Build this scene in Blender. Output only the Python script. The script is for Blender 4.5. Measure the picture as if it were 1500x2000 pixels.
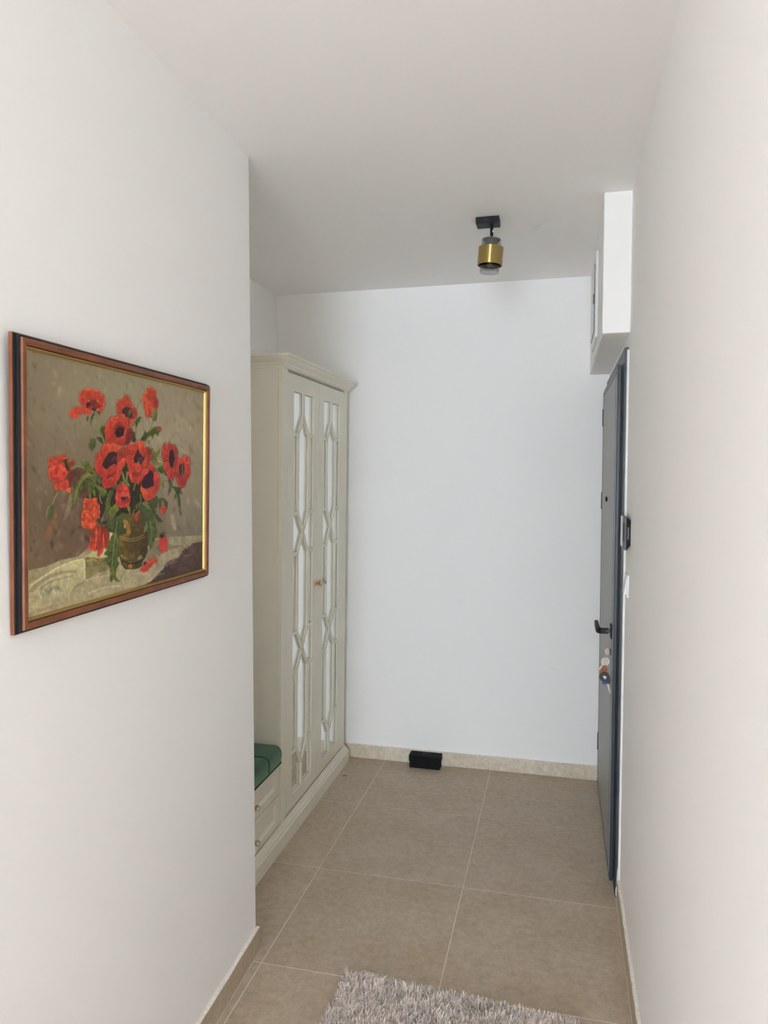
import bpy, bmesh, math, random
import numpy as np
from mathutils import Vector, Matrix
random.seed(4)
scene = bpy.context.scene
COL = scene.collection
for o in list(bpy.data.objects): bpy.data.objects.remove(o)

# ---------------------------------------------------------------- camera, light, exposure
CAM_Z = 1.6387
def make_camera():
    f, yaw, pit, rol = 1407.69, 0.2396, 0.0524, 0.0003
    c, s = math.cos(yaw), math.sin(yaw)
    fwd = Vector((-s, c, 0)); rt = Vector((c, s, 0)); up = Vector((0, 0, 1))
    f2 = math.cos(pit)*fwd-math.sin(pit)*up; u2 = math.sin(pit)*fwd+math.cos(pit)*up
    r3 = math.cos(rol)*rt+math.sin(rol)*u2; u3 = -math.sin(rol)*rt+math.cos(rol)*u2
    cam = bpy.data.cameras.new('camera'); cam.sensor_fit = 'VERTICAL'; cam.sensor_height = 36; cam.sensor_width = 27
    cam.lens = f*36/2000; cam.clip_start = .05
    o = bpy.data.objects.new('camera', cam); COL.objects.link(o)
    M = Matrix(((r3.x, u3.x, -f2.x, 0), (r3.y, u3.y, -f2.y, 0), (r3.z, u3.z, -f2.z, CAM_Z), (0, 0, 0, 1)))
    o.matrix_world = M; scene.camera = o
make_camera()
WIN = (-1.40, 1.30, .12, 2.25)          # the balcony window behind the camera: x0, x1, z0, z1
ROOM_Y = -8.5
w = bpy.data.worlds.new('daylight'); scene.world = w; w.use_nodes = True
bg = w.node_tree.nodes['Background']; bg.inputs[0].default_value = (.80, .90, 1, 1); bg.inputs[1].default_value = 1.0
def area(name, loc, rot, sx, sy, power, col):
    l = bpy.data.lights.new(name, 'AREA'); l.shape = 'RECTANGLE'; l.size = sx; l.size_y = sy; l.energy = power; l.color = col
    o = bpy.data.objects.new(name, l); COL.objects.link(o); o.location = loc; o.rotation_euler = rot; return o
SIDE = (-6.8, -3.6, .85, 2.35)         # two unseen side windows added as fill light: y0, y1, z0, z1
RX0, RX1 = -3.3, 1.9
area('window_daylight', ((WIN[0]+WIN[1])/2, ROOM_Y+.06, (WIN[2]+WIN[3])/2), (math.radians(90), 0, 0), WIN[1]-WIN[0], WIN[3]-WIN[2], 470, (.72, .86, 1))
area('side_fill_right', (RX1-.06, (SIDE[0]+SIDE[1])/2, (SIDE[2]+SIDE[3])/2), (math.radians(90), 0, math.radians(90)), SIDE[1]-SIDE[0], SIDE[3]-SIDE[2], 195, (.78, .89, 1))  # added fill lamp, brightens the left wall of the hall
area('side_fill_left', (RX0+.06, (SIDE[0]+SIDE[1])/2, (SIDE[2]+SIDE[3])/2), (math.radians(90), 0, math.radians(-90)), SIDE[1]-SIDE[0], SIDE[3]-SIDE[2], 195, (.78, .89, 1))  # second added fill lamp, for the right wall
sl = bpy.data.lights.new('sun', 'SUN'); sl.energy = 20; sl.angle = .01; sl.color = (1, .985, .96); so = bpy.data.objects.new('sun', sl); COL.objects.link(so); so.rotation_euler = (math.radians(40), 0, math.radians(8))
scene.cycles.max_bounces = 24; scene.cycles.diffuse_bounces = 18
vs = scene.view_settings; vs.view_transform = 'Standard'; vs.look = 'None'; vs.gamma = 1; vs.exposure = 0.12; vs.use_curve_mapping = False
def paint_poppies():
    """Colours of the printed picture (display RGB 0..1) sampled over the canvas; returns f(u, v)."""
    S = 2.6; OX, OY, WD, HT = 38.0, 672.0, 366.0, 548.0
    nx, ny = int(WD*S), int(HT*S)
    rng = np.random.default_rng(11)
    yy, xx = np.mgrid[0:ny, 0:nx].astype(np.float32)
    PX = xx/S + OX; PY = yy/S + OY
    def field(cell, sx=1.0, sy=1.0):
        gy, gx = int(HT/(cell*sy))+3, int(WD/(cell*sx))+3
        g = rng.random((gy, gx)).astype(np.float32)
        fx = (PX-OX)/(cell*sx); fy = (PY-OY)/(cell*sy)
        ix = fx.astype(int); iy = fy.astype(int)
        tx = fx-ix; ty = fy-iy; tx = tx*tx*(3-2*tx); ty = ty*ty*(3-2*ty)
        return (g[iy, ix]*(1-tx)+g[iy, ix+1]*tx)*(1-ty)+(g[iy+1, ix]*(1-tx)+g[iy+1, ix+1]*tx)*ty
    N1, N2, N3, N4 = field(3.0, .9, 1.8), field(9.0, .8, 1.6), field(1.6), field(5.0)
    WX, WY = (field(3.2)-.5)*3.0+(field(1.5)-.5)*1.4, (field(3.2)-.5)*3.0+(field(1.5)-.5)*1.4
    # ground colours
    ctl = [(50, 690, 132, 117, 92), (50, 900, 122, 104, 82), (60, 1080, 118, 96, 74), (120, 1060, 104, 80, 60), (190, 900, 124, 106, 84),
           (160, 1000, 104, 80, 64), (160, 760, 138, 124, 98), (260, 760, 142, 132, 106), (360, 780, 150, 134, 110), (350, 860, 156, 140, 116),
           (390, 950, 146, 132, 110), (340, 980, 140, 124, 102), (380, 1050, 116, 106, 88), (300, 860, 156, 138, 114), (250, 1000, 60, 50, 36), (60, 760, 130, 114, 92)]
    num = np.zeros((ny, nx, 3), np.float32); den = np.zeros((ny, nx), np.float32)
    for cxx, cyy, r, g, b in ctl:
        w = 1/(((PX-cxx)**2+(PY-cyy)**2)+900)**1.6
        num += w[..., None]*np.array([r, g, b], np.float32); den += w
    I = num/den[..., None]
    def blend(sl, mask, col):
        I[sl] = I[sl]*(1-mask[..., None])+col*mask[..., None]
    def win(x0, y0, x1, y1):
        a = max(0, int((x0-OX)*S)); b = min(nx, int((x1-OX)*S)+2); c = max(0, int((y0-OY)*S)); d = min(ny, int((y1-OY)*S)+2)
        return (slice(c, max(c, d)), slice(a, max(a, b)))
    # loose brush dabs over the ground
    for _ in range(1700):
        bx, by = rng.uniform(OX, OX+WD), rng.uniform(OY, OY+HT)
        if by > 1140: continue
        ln, wd = rng.uniform(6, 22), rng.uniform(1.2, 4.0); an = rng.normal(1.35, .35)
        c, s = np.cos(an), np.sin(an); sl = win(bx-ln, by-ln, bx+ln, by+ln)
        u = (PX[sl]-bx)*c+(PY[sl]-by)*s; v = -(PX[sl]-bx)*s+(PY[sl]-by)*c
        m = np.exp(-(u/ln*2)**2-(v/wd)**2)*rng.uniform(.2, .7)
        k = 14 if by < 950 or bx > 260 else 24
        d = rng.normal(0, k); blend(sl, m, np.clip(I[sl]+np.array([d*1.05, d, d*.9])+rng.normal(0, 3, 3), 20, 235))
    def box(m, r):
        for ax in (0, 1):
            pad = [(0, 0), (0, 0)]; pad[ax] = (r+1, r); k = np.cumsum(np.pad(m, pad, mode='edge'), axis=ax); n = m.shape[ax]
            m = (np.take(k, np.arange(2*r+1, n+2*r+1), ax)-np.take(k, np.arange(0, n), ax))/(2*r+1)
        return m
    def spline(p):
        p = np.array(p, float); n = len(p); out = []
        for i in range(n):
            a, b, c, d = p[i-1], p[i], p[(i+1) % n], p[(i+2) % n]
            for t in (0, .25, .5, .75):
                out.append(.5*((2*b)+(c-a)*t+(2*a-5*b+4*c-d)*t*t+(3*b-a-3*c+d)*t**3))
        return np.array(out)
    REG = {1: (120, 740, .1), 2: (230, 740, .1), 3: (80, 880, .1), 4: (230, 880, .1), 5: (140, 960, .08), 6: (200, 1000, 1/7.5), 7: (30, 1020, .14), 0: (0, 0, 1)}
    def P(reg, pts, col, col2=None, d=(0, 1), sm=True, st=12, rot=None):
        ox, oy, s = REG[reg]; q = np.array(pts, float)*s+np.array([ox, oy])
        if sm: q = spline(q)
        x0, y0 = q.min(0); x1, y1 = q.max(0); sl = win(x0-4, y0-4, x1+4, y1+4)
        px, py = PX[sl], PY[sl]
        if px.size == 0: return
        jit = 0 if st == 8 and not sm else min(.5, .05*min(x1-x0, y1-y0)); px = px+WX[sl]*jit; py = py+WY[sl]*jit
        ins = np.zeros(px.shape, bool); n = len(q)
        for i in range(n):
            ax, ay = q[i]; bx, by = q[(i+1) % n]
            if ay == by: continue
            cr = (ay > py) != (by > py)
            ins ^= cr & (px < (bx-ax)*(py-ay)/(by-ay)+ax)
        c = np.array(col, np.float32)*np.ones(px.shape+(3,), np.float32)
        if col2 is not None:
            dd = np.array(d, float); dd /= np.linalg.norm(dd); t = px*dd[0]+py*dd[1]
            pr = q@dd; t = np.clip((t-pr.min())/(np.ptp(pr)+1e-6), 0, 1)[..., None]
            c = c*(1-t)+np.array(col2, np.float32)*t
        nz = ((N1[sl]-.5)*.5+(N2[sl]-.5)*.9+(N4[sl]-.5)*1.1+(N3[sl]-.5)*.25)[..., None]
        c = c*(1+nz*st/60)
        m = ins.astype(np.float32)
        if col[0] > 120 and col[0] > 2.2*col[1]:
            b = box(m, 5)
            I[sl] *= (1-.34*np.clip(b*1.6, 0, 1)*(1-m))[..., None]
            c = c*(1.0+.30*np.clip(1-b, 0, .5)-.05)[..., None]
            c[..., 1] *= 1+.35*np.clip(1-b, 0, .5)
        elif col[1] > col[0] and min(x1-x0, y1-y0) > 5:
            b = box(m, 3); I[sl] *= (1-.25*b*(1-m))[..., None]; c = c*(.92+.3*np.clip(1-b, 0, .5))[..., None]
        blend(sl, box(m, 1), np.clip(c, 0, 255))
    def L(reg, pts, col, w=1.5, w2=None, st=8):
        w *= .9
        ox, oy, s = REG[reg]; q = np.array(pts, float)*s+np.array([ox, oy]); w2 = w if w2 is None else w2
        # smooth the polyline, then sweep a ribbon
        if len(q) > 2:
            o = []
            for i in range(len(q)-1):
                a = q[max(i-1, 0)]; b = q[i]; c = q[i+1]; d = q[min(i+2, len(q)-1)]
                for t in (0, .2, .4, .6, .8):
                    o.append(.5*((2*b)+(c-a)*t+(2*a-5*b+4*c-d)*t*t+(3*b-a-3*c+d)*t**3))
            o.append(q[-1]); q = np.array(o)
        tg = np.gradient(q, axis=0); tg /= np.linalg.norm(tg, axis=1)[:, None]+1e-9
        nn = np.stack([-tg[:, 1], tg[:, 0]], 1); ww = np.linspace(w, w2, len(q))[:, None]/2
        P(0, np.concatenate([q+nn*ww, (q-nn*ww)[::-1]]), col, sm=False, st=st)
    RED, BRT, DRK, ORG, BLK = (184, 58, 44), (205, 72, 50), (126, 36, 30), (206, 88, 50), (58, 26, 30)
    G, GL, GD = (84, 92, 40), (130, 134, 66), (48, 54, 26)
    # dark heart of the bouquet, wall strokes
    P(4, [(-900, 600), (-300, 300), (100, 100), (350, 300), (500, 700), (480, 1100), (100, 1300), (-250, 1200), (-700, 900)], (56, 50, 30), (40, 34, 22), st=20)
    P(3, [(560, 400), (900, 330), (1050, 700), (800, 960), (640, 820)], (96, 62, 48), (84, 54, 42), st=16)
    P(3, [(420, 1390), (470, 1200), (560, 850), (600, 1000), (540, 1280)], (128, 108, 82), st=10)
    P(3, [(60, 1750), (230, 1300), (290, 1300), (180, 1700)], (126, 88, 62), st=10)
    P(2, [(1120, 1000), (1150, 840), (1250, 950), (1230, 1080)], (160, 146, 122), st=8)
    P(4, [(1000, 1330), (1060, 1260), (1120, 1520), (1070, 1590)], (148, 132, 108), st=8)
    # cloth and table
    P(7, [(110, 700), (400, 640), (620, 545), (860, 495), (1000, 375), (1250, 330), (1500, 500), (1700, 700), (2600, 500), (2600, 300), (2700, 1500), (60, 1500)], (152, 136, 104), (170, 154, 120), st=8, sm=False)
    P(6, [(600, 420), (780, 400), (960, 380), (1200, 370), (1440, 355), (1440, 440), (1280, 480), (1180, 540), (1120, 600), (1060, 690), (940, 740), (850, 830), (790, 920), (680, 1030), (300, 1130), (200, 700)], (146, 132, 104), (172, 156, 124), (-.4, 1), sm=False, st=9)
    P(6, [(620, 600), (800, 420), (1000, 500), (1180, 500), (900, 600), (760, 700), (600, 800)], (118, 104, 78), (138, 122, 94), st=10)
    P(6, [(930, 470), (1080, 505), (1250, 470), (1430, 365), (1200, 380), (1000, 400)], (150, 138, 108), st=8)
    P(6, [(1445, 448), (1290, 475), (1250, 520), (1190, 545), (1130, 600), (1080, 680), (960, 735), (900, 790), (860, 840), (800, 900), (780, 930), (690, 1025), (560, 1110), (1600, 1000), (1600, 448)], (86, 64, 58), (70, 52, 46), (-1, .6), sm=False, st=14)
    L(6, [(1180, 665), (1290, 635)], (118, 96, 88), 2.4); L(6, [(980, 770), (1075, 745)], (120, 96, 88), 2); L(6, [(1030, 868), (1230, 815), (1420, 770)], (104, 84, 74), .7)
    L(6, [(790, 935), (890, 912)], (170, 150, 126), .9); P(6, [(970, 800), (1080, 770), (1085, 830), (975, 860)], (96, 58, 52), sm=False)
    for i in range(60):
        t = i/59; ex = np.interp(t, [0, .2, .4, .6, .8, 1], [1280, 1130, 1070, 860, 790, 690]); ey = np.interp(t, [0, .2, .4, .6, .8, 1], [478, 600, 690, 835, 920, 1020])
        L(6, [(ex-6, ey-10), (ex+rng.uniform(6, 26), ey+rng.uniform(0, 20))], (178, 162, 130), rng.uniform(.8, 2.2), .4)
    P(7, [(940, 560), (1060, 480), (1250, 500), (1300, 660), (1100, 740), (960, 840)], (122, 106, 66), (140, 124, 82), st=12)
    P(7, [(960, 495), (1100, 400), (1250, 330), (1290, 300), (1300, 160), (1350, 160), (1290, 500), (1150, 520)], (204, 190, 142), (186, 170, 122), sm=False, st=6)
    L(7, [(980, 560), (1090, 540), (1150, 600)], (160, 144, 96), 3)
    P(7, [(120, 940), (300, 830), (450, 730), (600, 640), (800, 550), (940, 530), (965, 620), (955, 820), (850, 890), (770, 980), (650, 1020), (400, 1150), (300, 1200), (130, 1330)], (186, 172, 130), (164, 150, 114), (.2, 1), st=9)
    L(7, [(200, 900), (400, 760), (600, 640), (800, 560), (940, 525)], (206, 194, 150), 3.2, 1.6); L(7, [(945, 540), (950, 690), (955, 820)], (204, 194, 148), 2.6)
    L(7, [(200, 980), (330, 860), (480, 770), (680, 710), (840, 700)], (150, 134, 102), 9, 5); L(7, [(330, 960), (450, 860), (640, 800), (800, 760)], (146, 138, 108), 5, 3)
    P(7, [(300, 1060), (400, 960), (520, 900), (620, 930), (560, 1000), (420, 1040), (320, 1090)], (150, 142, 114), (170, 160, 128), st=18)
    for i in range(26):
        a, b = rng.uniform(300, 700), rng.uniform(900, 1080); L(7, [(a, b), (a+rng.uniform(-30, 40), b+rng.uniform(20, 60))], (196, 186, 152) if i % 2 else (140, 132, 104), rng.uniform(1, 2.4), .5)
    L(7, [(780, 970), (850, 900), (950, 850)], (134, 126, 92), 3.5, 1.5); P(7, [(150, 1110), (290, 1090), (290, 1200), (150, 1280)], (188, 174, 134), st=10)
    L(7, [(1000, 1010), (1200, 930), (1450, 900)], (186, 170, 134), 6, 3); L(7, [(960, 830), (1100, 790), (1300, 750)], (178, 162, 124), 5, 2)
    L(7, [(300, 1260), (330, 1225), (345, 1250), (380, 1215), (400, 1232), (440, 1200), (470, 1210), (510, 1180), (545, 1190), (600, 1160), (670, 1140)], (104, 78, 48), .9, .5)
    # vase
    P(6, [(285, 150), (320, 240), (300, 330), (222, 375), (216, 480), (222, 580), (250, 690), (268, 760), (300, 830), (350, 858), (480, 850), (562, 800), (572, 740), (630, 630), (655, 480), (650, 340), (600, 240), (595, 80), (450, 40), (360, 50)], (112, 88, 40), (62, 48, 30), (1, .1), st=16)
    P(6, [(290, 150), (345, 140), (390, 240), (385, 340), (330, 345), (330, 240)], (160, 116, 50), (140, 100, 42), st=14); P(6, [(295, 190), (325, 215), (320, 260), (300, 240)], (186, 150, 84), st=8)
    L(6, [(230, 372), (350, 408), (480, 395), (590, 350)], (150, 118, 62), 1.6); L(6, [(240, 415), (360, 445), (480, 435), (600, 380)], (160, 136, 88), 1.2); L(6, [(250, 430), (360, 462), (490, 450), (620, 400)], (50, 38, 22), 1.4)
    P(6, [(226, 560), (262, 640), (280, 680), (250, 670)], (164, 138, 88), st=8); P(6, [(290, 640), (340, 690), (330, 720), (290, 690)], (132, 104, 62)); P(6, [(500, 680), (550, 640), (560, 690), (510, 720)], (128, 106, 72))
    L(6, [(270, 730), (380, 768), (480, 760), (570, 720)], (40, 30, 18), 3); L(6, [(350, 745), (420, 752)], (176, 156, 110), .8); P(6, [(360, 790), (410, 780), (412, 835), (362, 838)], (168, 124, 56), (140, 100, 46)); L(6, [(240, 650), (270, 770), (330, 850)], (54, 40, 26), 2.4)
    # stems
    for reg, pts, w in [(1, [(640, 660), (690, 800), (730, 960), (780, 1120), (830, 1260)], 3), (1, [(720, 985), (670, 1060), (635, 1170)], 2.2), (2, [(455, 440), (390, 510), (360, 610)], 1.8), (2, [(680, 830), (640, 960), (600, 1110), (510, 1290)], 2.2),
                        (2, [(350, 950), (335, 1100), (330, 1240)], 3), (1, [(1305, 750), (1320, 960)], 2), (3, [(580, 390), (680, 330), (780, 340), (900, 420)], 5), (3, [(330, 815), (250, 950), (200, 1070)], 3.2), (4, [(650, 220), (740, 140), (840, 150)], 2.6),
                        (4, [(730, 390), (860, 285)], 4), (4, [(780, 645), (960, 610)], 3.4), (4, [(790, 770), (840, 850), (850, 940)], 1.2), (4, [(60, 430), (110, 600), (100, 700)], 5), (4, [(170, 430), (150, 640)], 4), (4, [(330, 650), (290, 800)], 3), (4, [(420, 870), (430, 1000), (410, 1110)], 2.2),
                        (4, [(770, 1450), (800, 1620)], 1.0), (3, [(1130, 870), (1140, 1000), (1180, 1060)], 3), (3, [(930, 540), (930, 760), (940, 980)], 4), (6, [(820, 210), (830, 320)], 1.0), (4, [(290, 1310), (290, 1210), (360, 1150)], 1.6)]:
        L(reg, pts, (104, 110, 54), w)
        L(reg, pts, (136, 140, 78), w*.35)
    # leaves
    J = lambda reg, pts, c, c2=None, d=(0, 1): P(reg, pts, c, c2, d, sm=False, st=16)
    J(1, [(740, 990), (790, 930), (830, 940), (850, 1250), (790, 1130), (760, 1060)], G, GD); J(1, [(650, 1190), (700, 1140), (760, 1160), (810, 1290), (760, 1270), (700, 1210)], (72, 78, 36), GD)
    P(1, [(560, 1190), (620, 1180), (660, 1240), (640, 1350), (590, 1430), (530, 1390), (515, 1290)], (96, 104, 56), (66, 76, 34), (1, 0)); J(1, [(600, 690), (560, 780), (550, 860), (580, 940), (570, 850), (610, 760), (640, 660)], (72, 74, 36)); J(1, [(500, 720), (470, 800), (490, 860), (520, 760)], (70, 68, 36)); J(1, [(660, 640), (790, 630), (730, 715)], (76, 70, 38))
    J(2, [(320, 880), (340, 800), (430, 740), (495, 790), (440, 770), (400, 860), (350, 960)], (92, 98, 46), GD); J(2, [(260, 1180), (280, 1040), (320, 1060), (340, 1240), (280, 1270)], G, GD)
    P(2, [(655, 730), (670, 640), (712, 570), (755, 640), (750, 760), (690, 830)], (112, 112, 58), (84, 86, 42), (1, .4)); J(2, [(630, 745), (740, 740), (750, 825), (680, 840)], (70, 76, 36))
    J(2, [(420, 1220), (530, 1020), (550, 1080), (700, 950), (760, 960), (790, 1150), (700, 1090), (660, 1200), (640, 1120), (560, 1160), (520, 1240)], (86, 94, 40), (66, 72, 32)); P(2, [(720, 990), (770, 940), (825, 970), (820, 1050), (760, 1090), (710, 1050)], (96, 100, 54), (72, 74, 36)); P(2, [(760, 985), (825, 960), (825, 1020), (770, 1030)], (150, 52, 44))
    J(2, [(560, 1200), (620, 1240), (600, 1310), (580, 1240)], G); J(2, [(620, 1290), (650, 1370), (680, 1380), (720, 1450), (830, 1350), (800, 1480), (740, 1560), (650, 1600)], (118, 118, 58), (86, 90, 40)); J(4, [(640, 160), (830, 200), (850, 300), (700, 310), (650, 260)], (88, 88, 38), (110, 110, 56)); P(4, [(740, 210), (780, 190), (840, 240), (790, 250)], (156, 142, 112), sm=False)
    J(4, [(740, 400), (860, 300), (960, 530), (900, 500), (890, 440), (840, 480)], (92, 92, 44), GD); J(4, [(780, 640), (820, 520), (850, 640), (890, 700), (870, 800), (840, 680)], (112, 112, 58)); J(4, [(960, 540), (1040, 640), (1060, 720), (1200, 740), (1240, 880), (1180, 860), (1200, 1000), (1210, 1260), (1230, 1310), (1190, 1280), (1150, 1080), (1120, 920), (1070, 1010), (1110, 830), (1040, 760), (960, 920), (980, 720)], (76, 80, 44), (60, 64, 36)); L(4, [(1030, 750), (1110, 850), (1160, 1050), (1200, 1260)], (128, 132, 82), 1.6, .6)
    J(3, [(740, 220), (900, 230), (1000, 360), (1000, 440), (880, 420), (800, 320)], (106, 108, 48), (86, 90, 38)); J(3, [(580, 1190), (600, 1020), (590, 900), (680, 660), (800, 500), (900, 430), (1010, 520), (880, 560), (800, 640), (780, 780), (740, 860), (660, 1030), (600, 1190)], (116, 118, 54), (82, 88, 36)); L(3, [(620, 1080), (690, 800), (800, 580), (940, 480)], (136, 138, 72), 1.6, 2.4)
    J(3, [(790, 640), (920, 560), (920, 720), (800, 770)], (70, 70, 34)); J(3, [(1010, 400), (1100, 470), (1170, 560), (1140, 680), (1060, 600), (1000, 500)], (108, 112, 62), (86, 92, 46)); J(3, [(920, 540), (1050, 560), (1070, 680), (990, 800), (960, 900), (890, 820)], (92, 96, 44), (78, 80, 34)); J(3, [(1030, 700), (1100, 700), (1280, 820), (1240, 900), (1180, 950), (1110, 800)], (116, 120, 60), (88, 94, 40)); P(3, [(1000, 790), (1040, 800), (1040, 930), (1010, 880)], (104, 124, 58))
    P(3, [(1300, 840), (1370, 780), (1400, 820), (1340, 1000), (1330, 1130), (1280, 1350), (1240, 1280), (1240, 1060)], (98, 106, 56), (80, 88, 42), (1, .2)); J(3, [(1310, 1300), (1330, 1140), (1430, 1080), (1500, 1030), (1500, 1180), (1420, 1280), (1340, 1420)], (128, 130, 52), (98, 104, 42)); J(3, [(1080, 1360), (1150, 1340), (1160, 1420), (1300, 1380), (1250, 1470), (1100, 1440)], (52, 50, 30)); L(3, [(1160, 1430), (1190, 1320), (1220, 1190)], (118, 126, 60), 2.4)
    P(3, [(80, 1290), (120, 1120), (190, 1070), (240, 1140), (220, 1300), (160, 1390), (110, 1390)], (104, 110, 66), (72, 80, 40), (1, 0)); L(3, [(88, 1300), (110, 1180), (170, 1080)], (140, 132, 100), 1.6)
    # big hanging leaf
    J(5, [(760, 900), (900, 800), (1050, 700), (1200, 540), (1320, 560), (1360, 680), (1230, 720), (1250, 900), (1310, 1070), (1180, 1040), (1090, 980), (980, 1030), (860, 1010)], (84, 94, 44), (62, 72, 34)); J(5, [(1010, 1020), (1090, 1060), (1130, 1280), (1110, 1420), (1200, 1560), (1090, 1660), (1130, 1800), (1060, 1900), (1040, 2080), (940, 2250), (900, 2150), (920, 1900), (820, 1780), (600, 1850), (760, 1740), (850, 1600), (760, 1560), (840, 1430), (880, 1260), (930, 1130)], (92, 102, 48), (70, 82, 36))
    L(5, [(1090, 760), (1050, 1000), (1010, 1300), (980, 1600), (950, 1900)], (134, 142, 84), 1.6, 1); J(5, [(1060, 1080), (1110, 1200), (1110, 1420), (1060, 1300)], (104, 114, 66)); J(6, [(90, 860), (150, 800), (180, 960), (250, 1030), (180, 1040), (110, 940)], (96, 104, 46)); L(6, [(240, 1030), (280, 930), (330, 880)], (118, 118, 66), 1.4); L(5, [(300, 1930), (560, 1870), (820, 1740)], (128, 124, 82), 5, 2); L(6, [(60, 760), (120, 700)], (110, 116, 70), 2)
    # right hand leaves over the vase
    J(4, [(440, 1040), (520, 1000), (640, 990), (740, 900), (780, 960), (760, 1130), (700, 1160), (760, 1280), (860, 1420), (780, 1420), (680, 1300), (740, 1600), (690, 1800), (600, 1760), (570, 1520), (500, 1660), (490, 1560), (540, 1400), (470, 1460), (520, 1240), (440, 1180)], (80, 86, 48), (70, 76, 38)); J(4, [(430, 1040), (520, 1010), (600, 1040), (560, 1090), (640, 1180), (560, 1160)], (112, 122, 74)); J(6, [(590, 330), (600, 240), (640, 130), (650, 220), (620, 290)], (110, 116, 68)); J(6, [(650, 290), (690, 180), (740, 260), (750, 380), (690, 570), (650, 470), (665, 380)], (86, 92, 46), (72, 78, 36)); L(6, [(680, 150), (700, 300), (690, 540)], (132, 138, 86), 1.4, .6); L(6, [(640, 570), (680, 575)], (140, 128, 92), 1)
    J(4, [(320, 1110), (400, 1030), (440, 1140), (370, 1150)], (96, 104, 56)); J(4, [(10, 640), (90, 620), (200, 660), (230, 740), (180, 700), (60, 670)], (108, 116, 56)); J(4, [(160, 1140), (220, 1090), (220, 1280)], (120, 122, 50)); J(4, [(370, 1160), (420, 1200), (400, 1390)], (96, 100, 60)); J(3, [(1370, 700), (1450, 600), (1470, 720), (1400, 800)], (96, 100, 50))
    # ---- poppies
    # top left flower
    P(1, [(320, 390), (350, 290), (430, 210), (530, 190), (600, 230), (680, 210), (750, 270), (820, 350), (830, 480), (820, 590), (740, 650), (640, 620), (560, 560), (460, 560), (370, 520)], (200, 70, 48), RED, st=16)
    for a in [(420, 300), (500, 250), (570, 250), (660, 260), (740, 330), (390, 380), (790, 420)]: L(1, [a, ((a[0]+600)/2, (a[1]+470)/2), (600, 480)], (158, 48, 36), 1.1, .5)
    P(1, [(130, 690), (200, 590), (310, 550), (430, 570), (500, 560), (480, 680), (370, 700), (310, 770), (190, 780)], BRT, RED, (1, .3)); P(1, [(460, 570), (570, 560), (590, 640), (540, 710), (450, 690)], (196, 66, 48)); P(1, [(470, 500), (560, 420), (670, 420), (720, 500), (700, 620), (600, 630), (500, 590)], (120, 40, 34), (136, 48, 40)); P(1, [(475, 490), (540, 470), (550, 530), (490, 580)], BLK); P(1, [(590, 590), (650, 560), (650, 640), (600, 640)], (50, 36, 24)); P(1, [(700, 540), (760, 520), (770, 620), (700, 640)], (130, 36, 34)); P(1, [(660, 620), (760, 560), (820, 560), (770, 650)], (200, 70, 48)); L(1, [(500, 450), (540, 430)], (214, 120, 70), 2); L(1, [(680, 430), (700, 460)], (214, 120, 70), 2)
    # second top flower
    P(1, [(1070, 700), (1060, 480), (1130, 410), (1190, 400), (1230, 320), (1300, 360), (1340, 460), (1390, 500), (1410, 580), (1460, 620), (1460, 740), (1400, 810), (1390, 900), (1330, 950), (1250, 800), (1150, 760)], (196, 76, 50), (170, 56, 42)); P(1, [(1200, 400), (1240, 320), (1305, 370), (1340, 480), (1330, 560), (1250, 560)], (200, 72, 50), (158, 48, 38)); P(1, [(1180, 640), (1240, 560), (1330, 580), (1400, 700), (1380, 790), (1290, 760), (1210, 720)], (66, 30, 30)); P(1, [(1280, 660), (1330, 610), (1360, 660), (1330, 740), (1290, 750)], (98, 92, 60), (60, 56, 36)); P(1, [(1370, 600), (1450, 620), (1460, 730), (1390, 780)], (160, 46, 40)); P(1, [(1330, 820), (1400, 810), (1370, 920), (1330, 940)], (200, 80, 48))
    # top right bud flower
    P(2, [(460, 440), (480, 330), (560, 200), (610, 140), (680, 190), (740, 250), (735, 360), (780, 450), (770, 560), (740, 620), (690, 590), (640, 750), (550, 760), (510, 620), (480, 490)], (206, 84, 48), (190, 60, 44), (.3, 1)); P(2, [(640, 220), (700, 220), (740, 280), (730, 380), (660, 420), (600, 400)], (190, 56, 42), (170, 48, 38)); P(2, [(680, 430), (740, 400), (780, 480), (740, 600), (690, 560)], (160, 44, 38)); L(2, [(580, 200), (600, 380), (640, 540)], (170, 52, 38), 1.2); L(2, [(520, 360), (560, 560), (570, 720)], (216, 96, 58), 1.4)
    P(2, [(655, 730), (670, 640), (712, 570), (755, 640), (750, 760), (690, 830)], (120, 116, 64), (80, 84, 42), (1, .4))
    # upper centre poppy
    P(1, [(840, 1000), (850, 900), (940, 780), (960, 740), (1030, 760), (1120, 690), (1200, 690), (1240, 750), (1290, 780), (1290, 960), (1350, 980), (1380, 1080), (1350, 1240), (1260, 1310), (1120, 1330), (1000, 1310), (900, 1290), (850, 1180)], (188, 58, 42), (168, 48, 38), st=16)
    P(1, [(840, 950), (890, 850), (960, 780), (980, 960), (1010, 1150), (1060, 1260), (960, 1290), (860, 1240), (840, 1100)], (200, 66, 46), (180, 50, 38)); P(1, [(960, 760), (1060, 760), (1130, 690), (1220, 720), (1250, 860), (1260, 960), (1180, 900), (1080, 880), (1010, 980), (970, 900)], (204, 78, 50), (184, 56, 42)); P(1, [(1020, 960), (1060, 880), (1130, 850), (1200, 920), (1200, 1060), (1120, 1150), (1050, 1120)], (140, 40, 32), (110, 32, 30)); P(1, [(1040, 1060), (1090, 980), (1150, 950), (1200, 990), (1200, 1110), (1120, 1170), (1060, 1150)], (54, 26, 28), (44, 20, 26))
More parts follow.
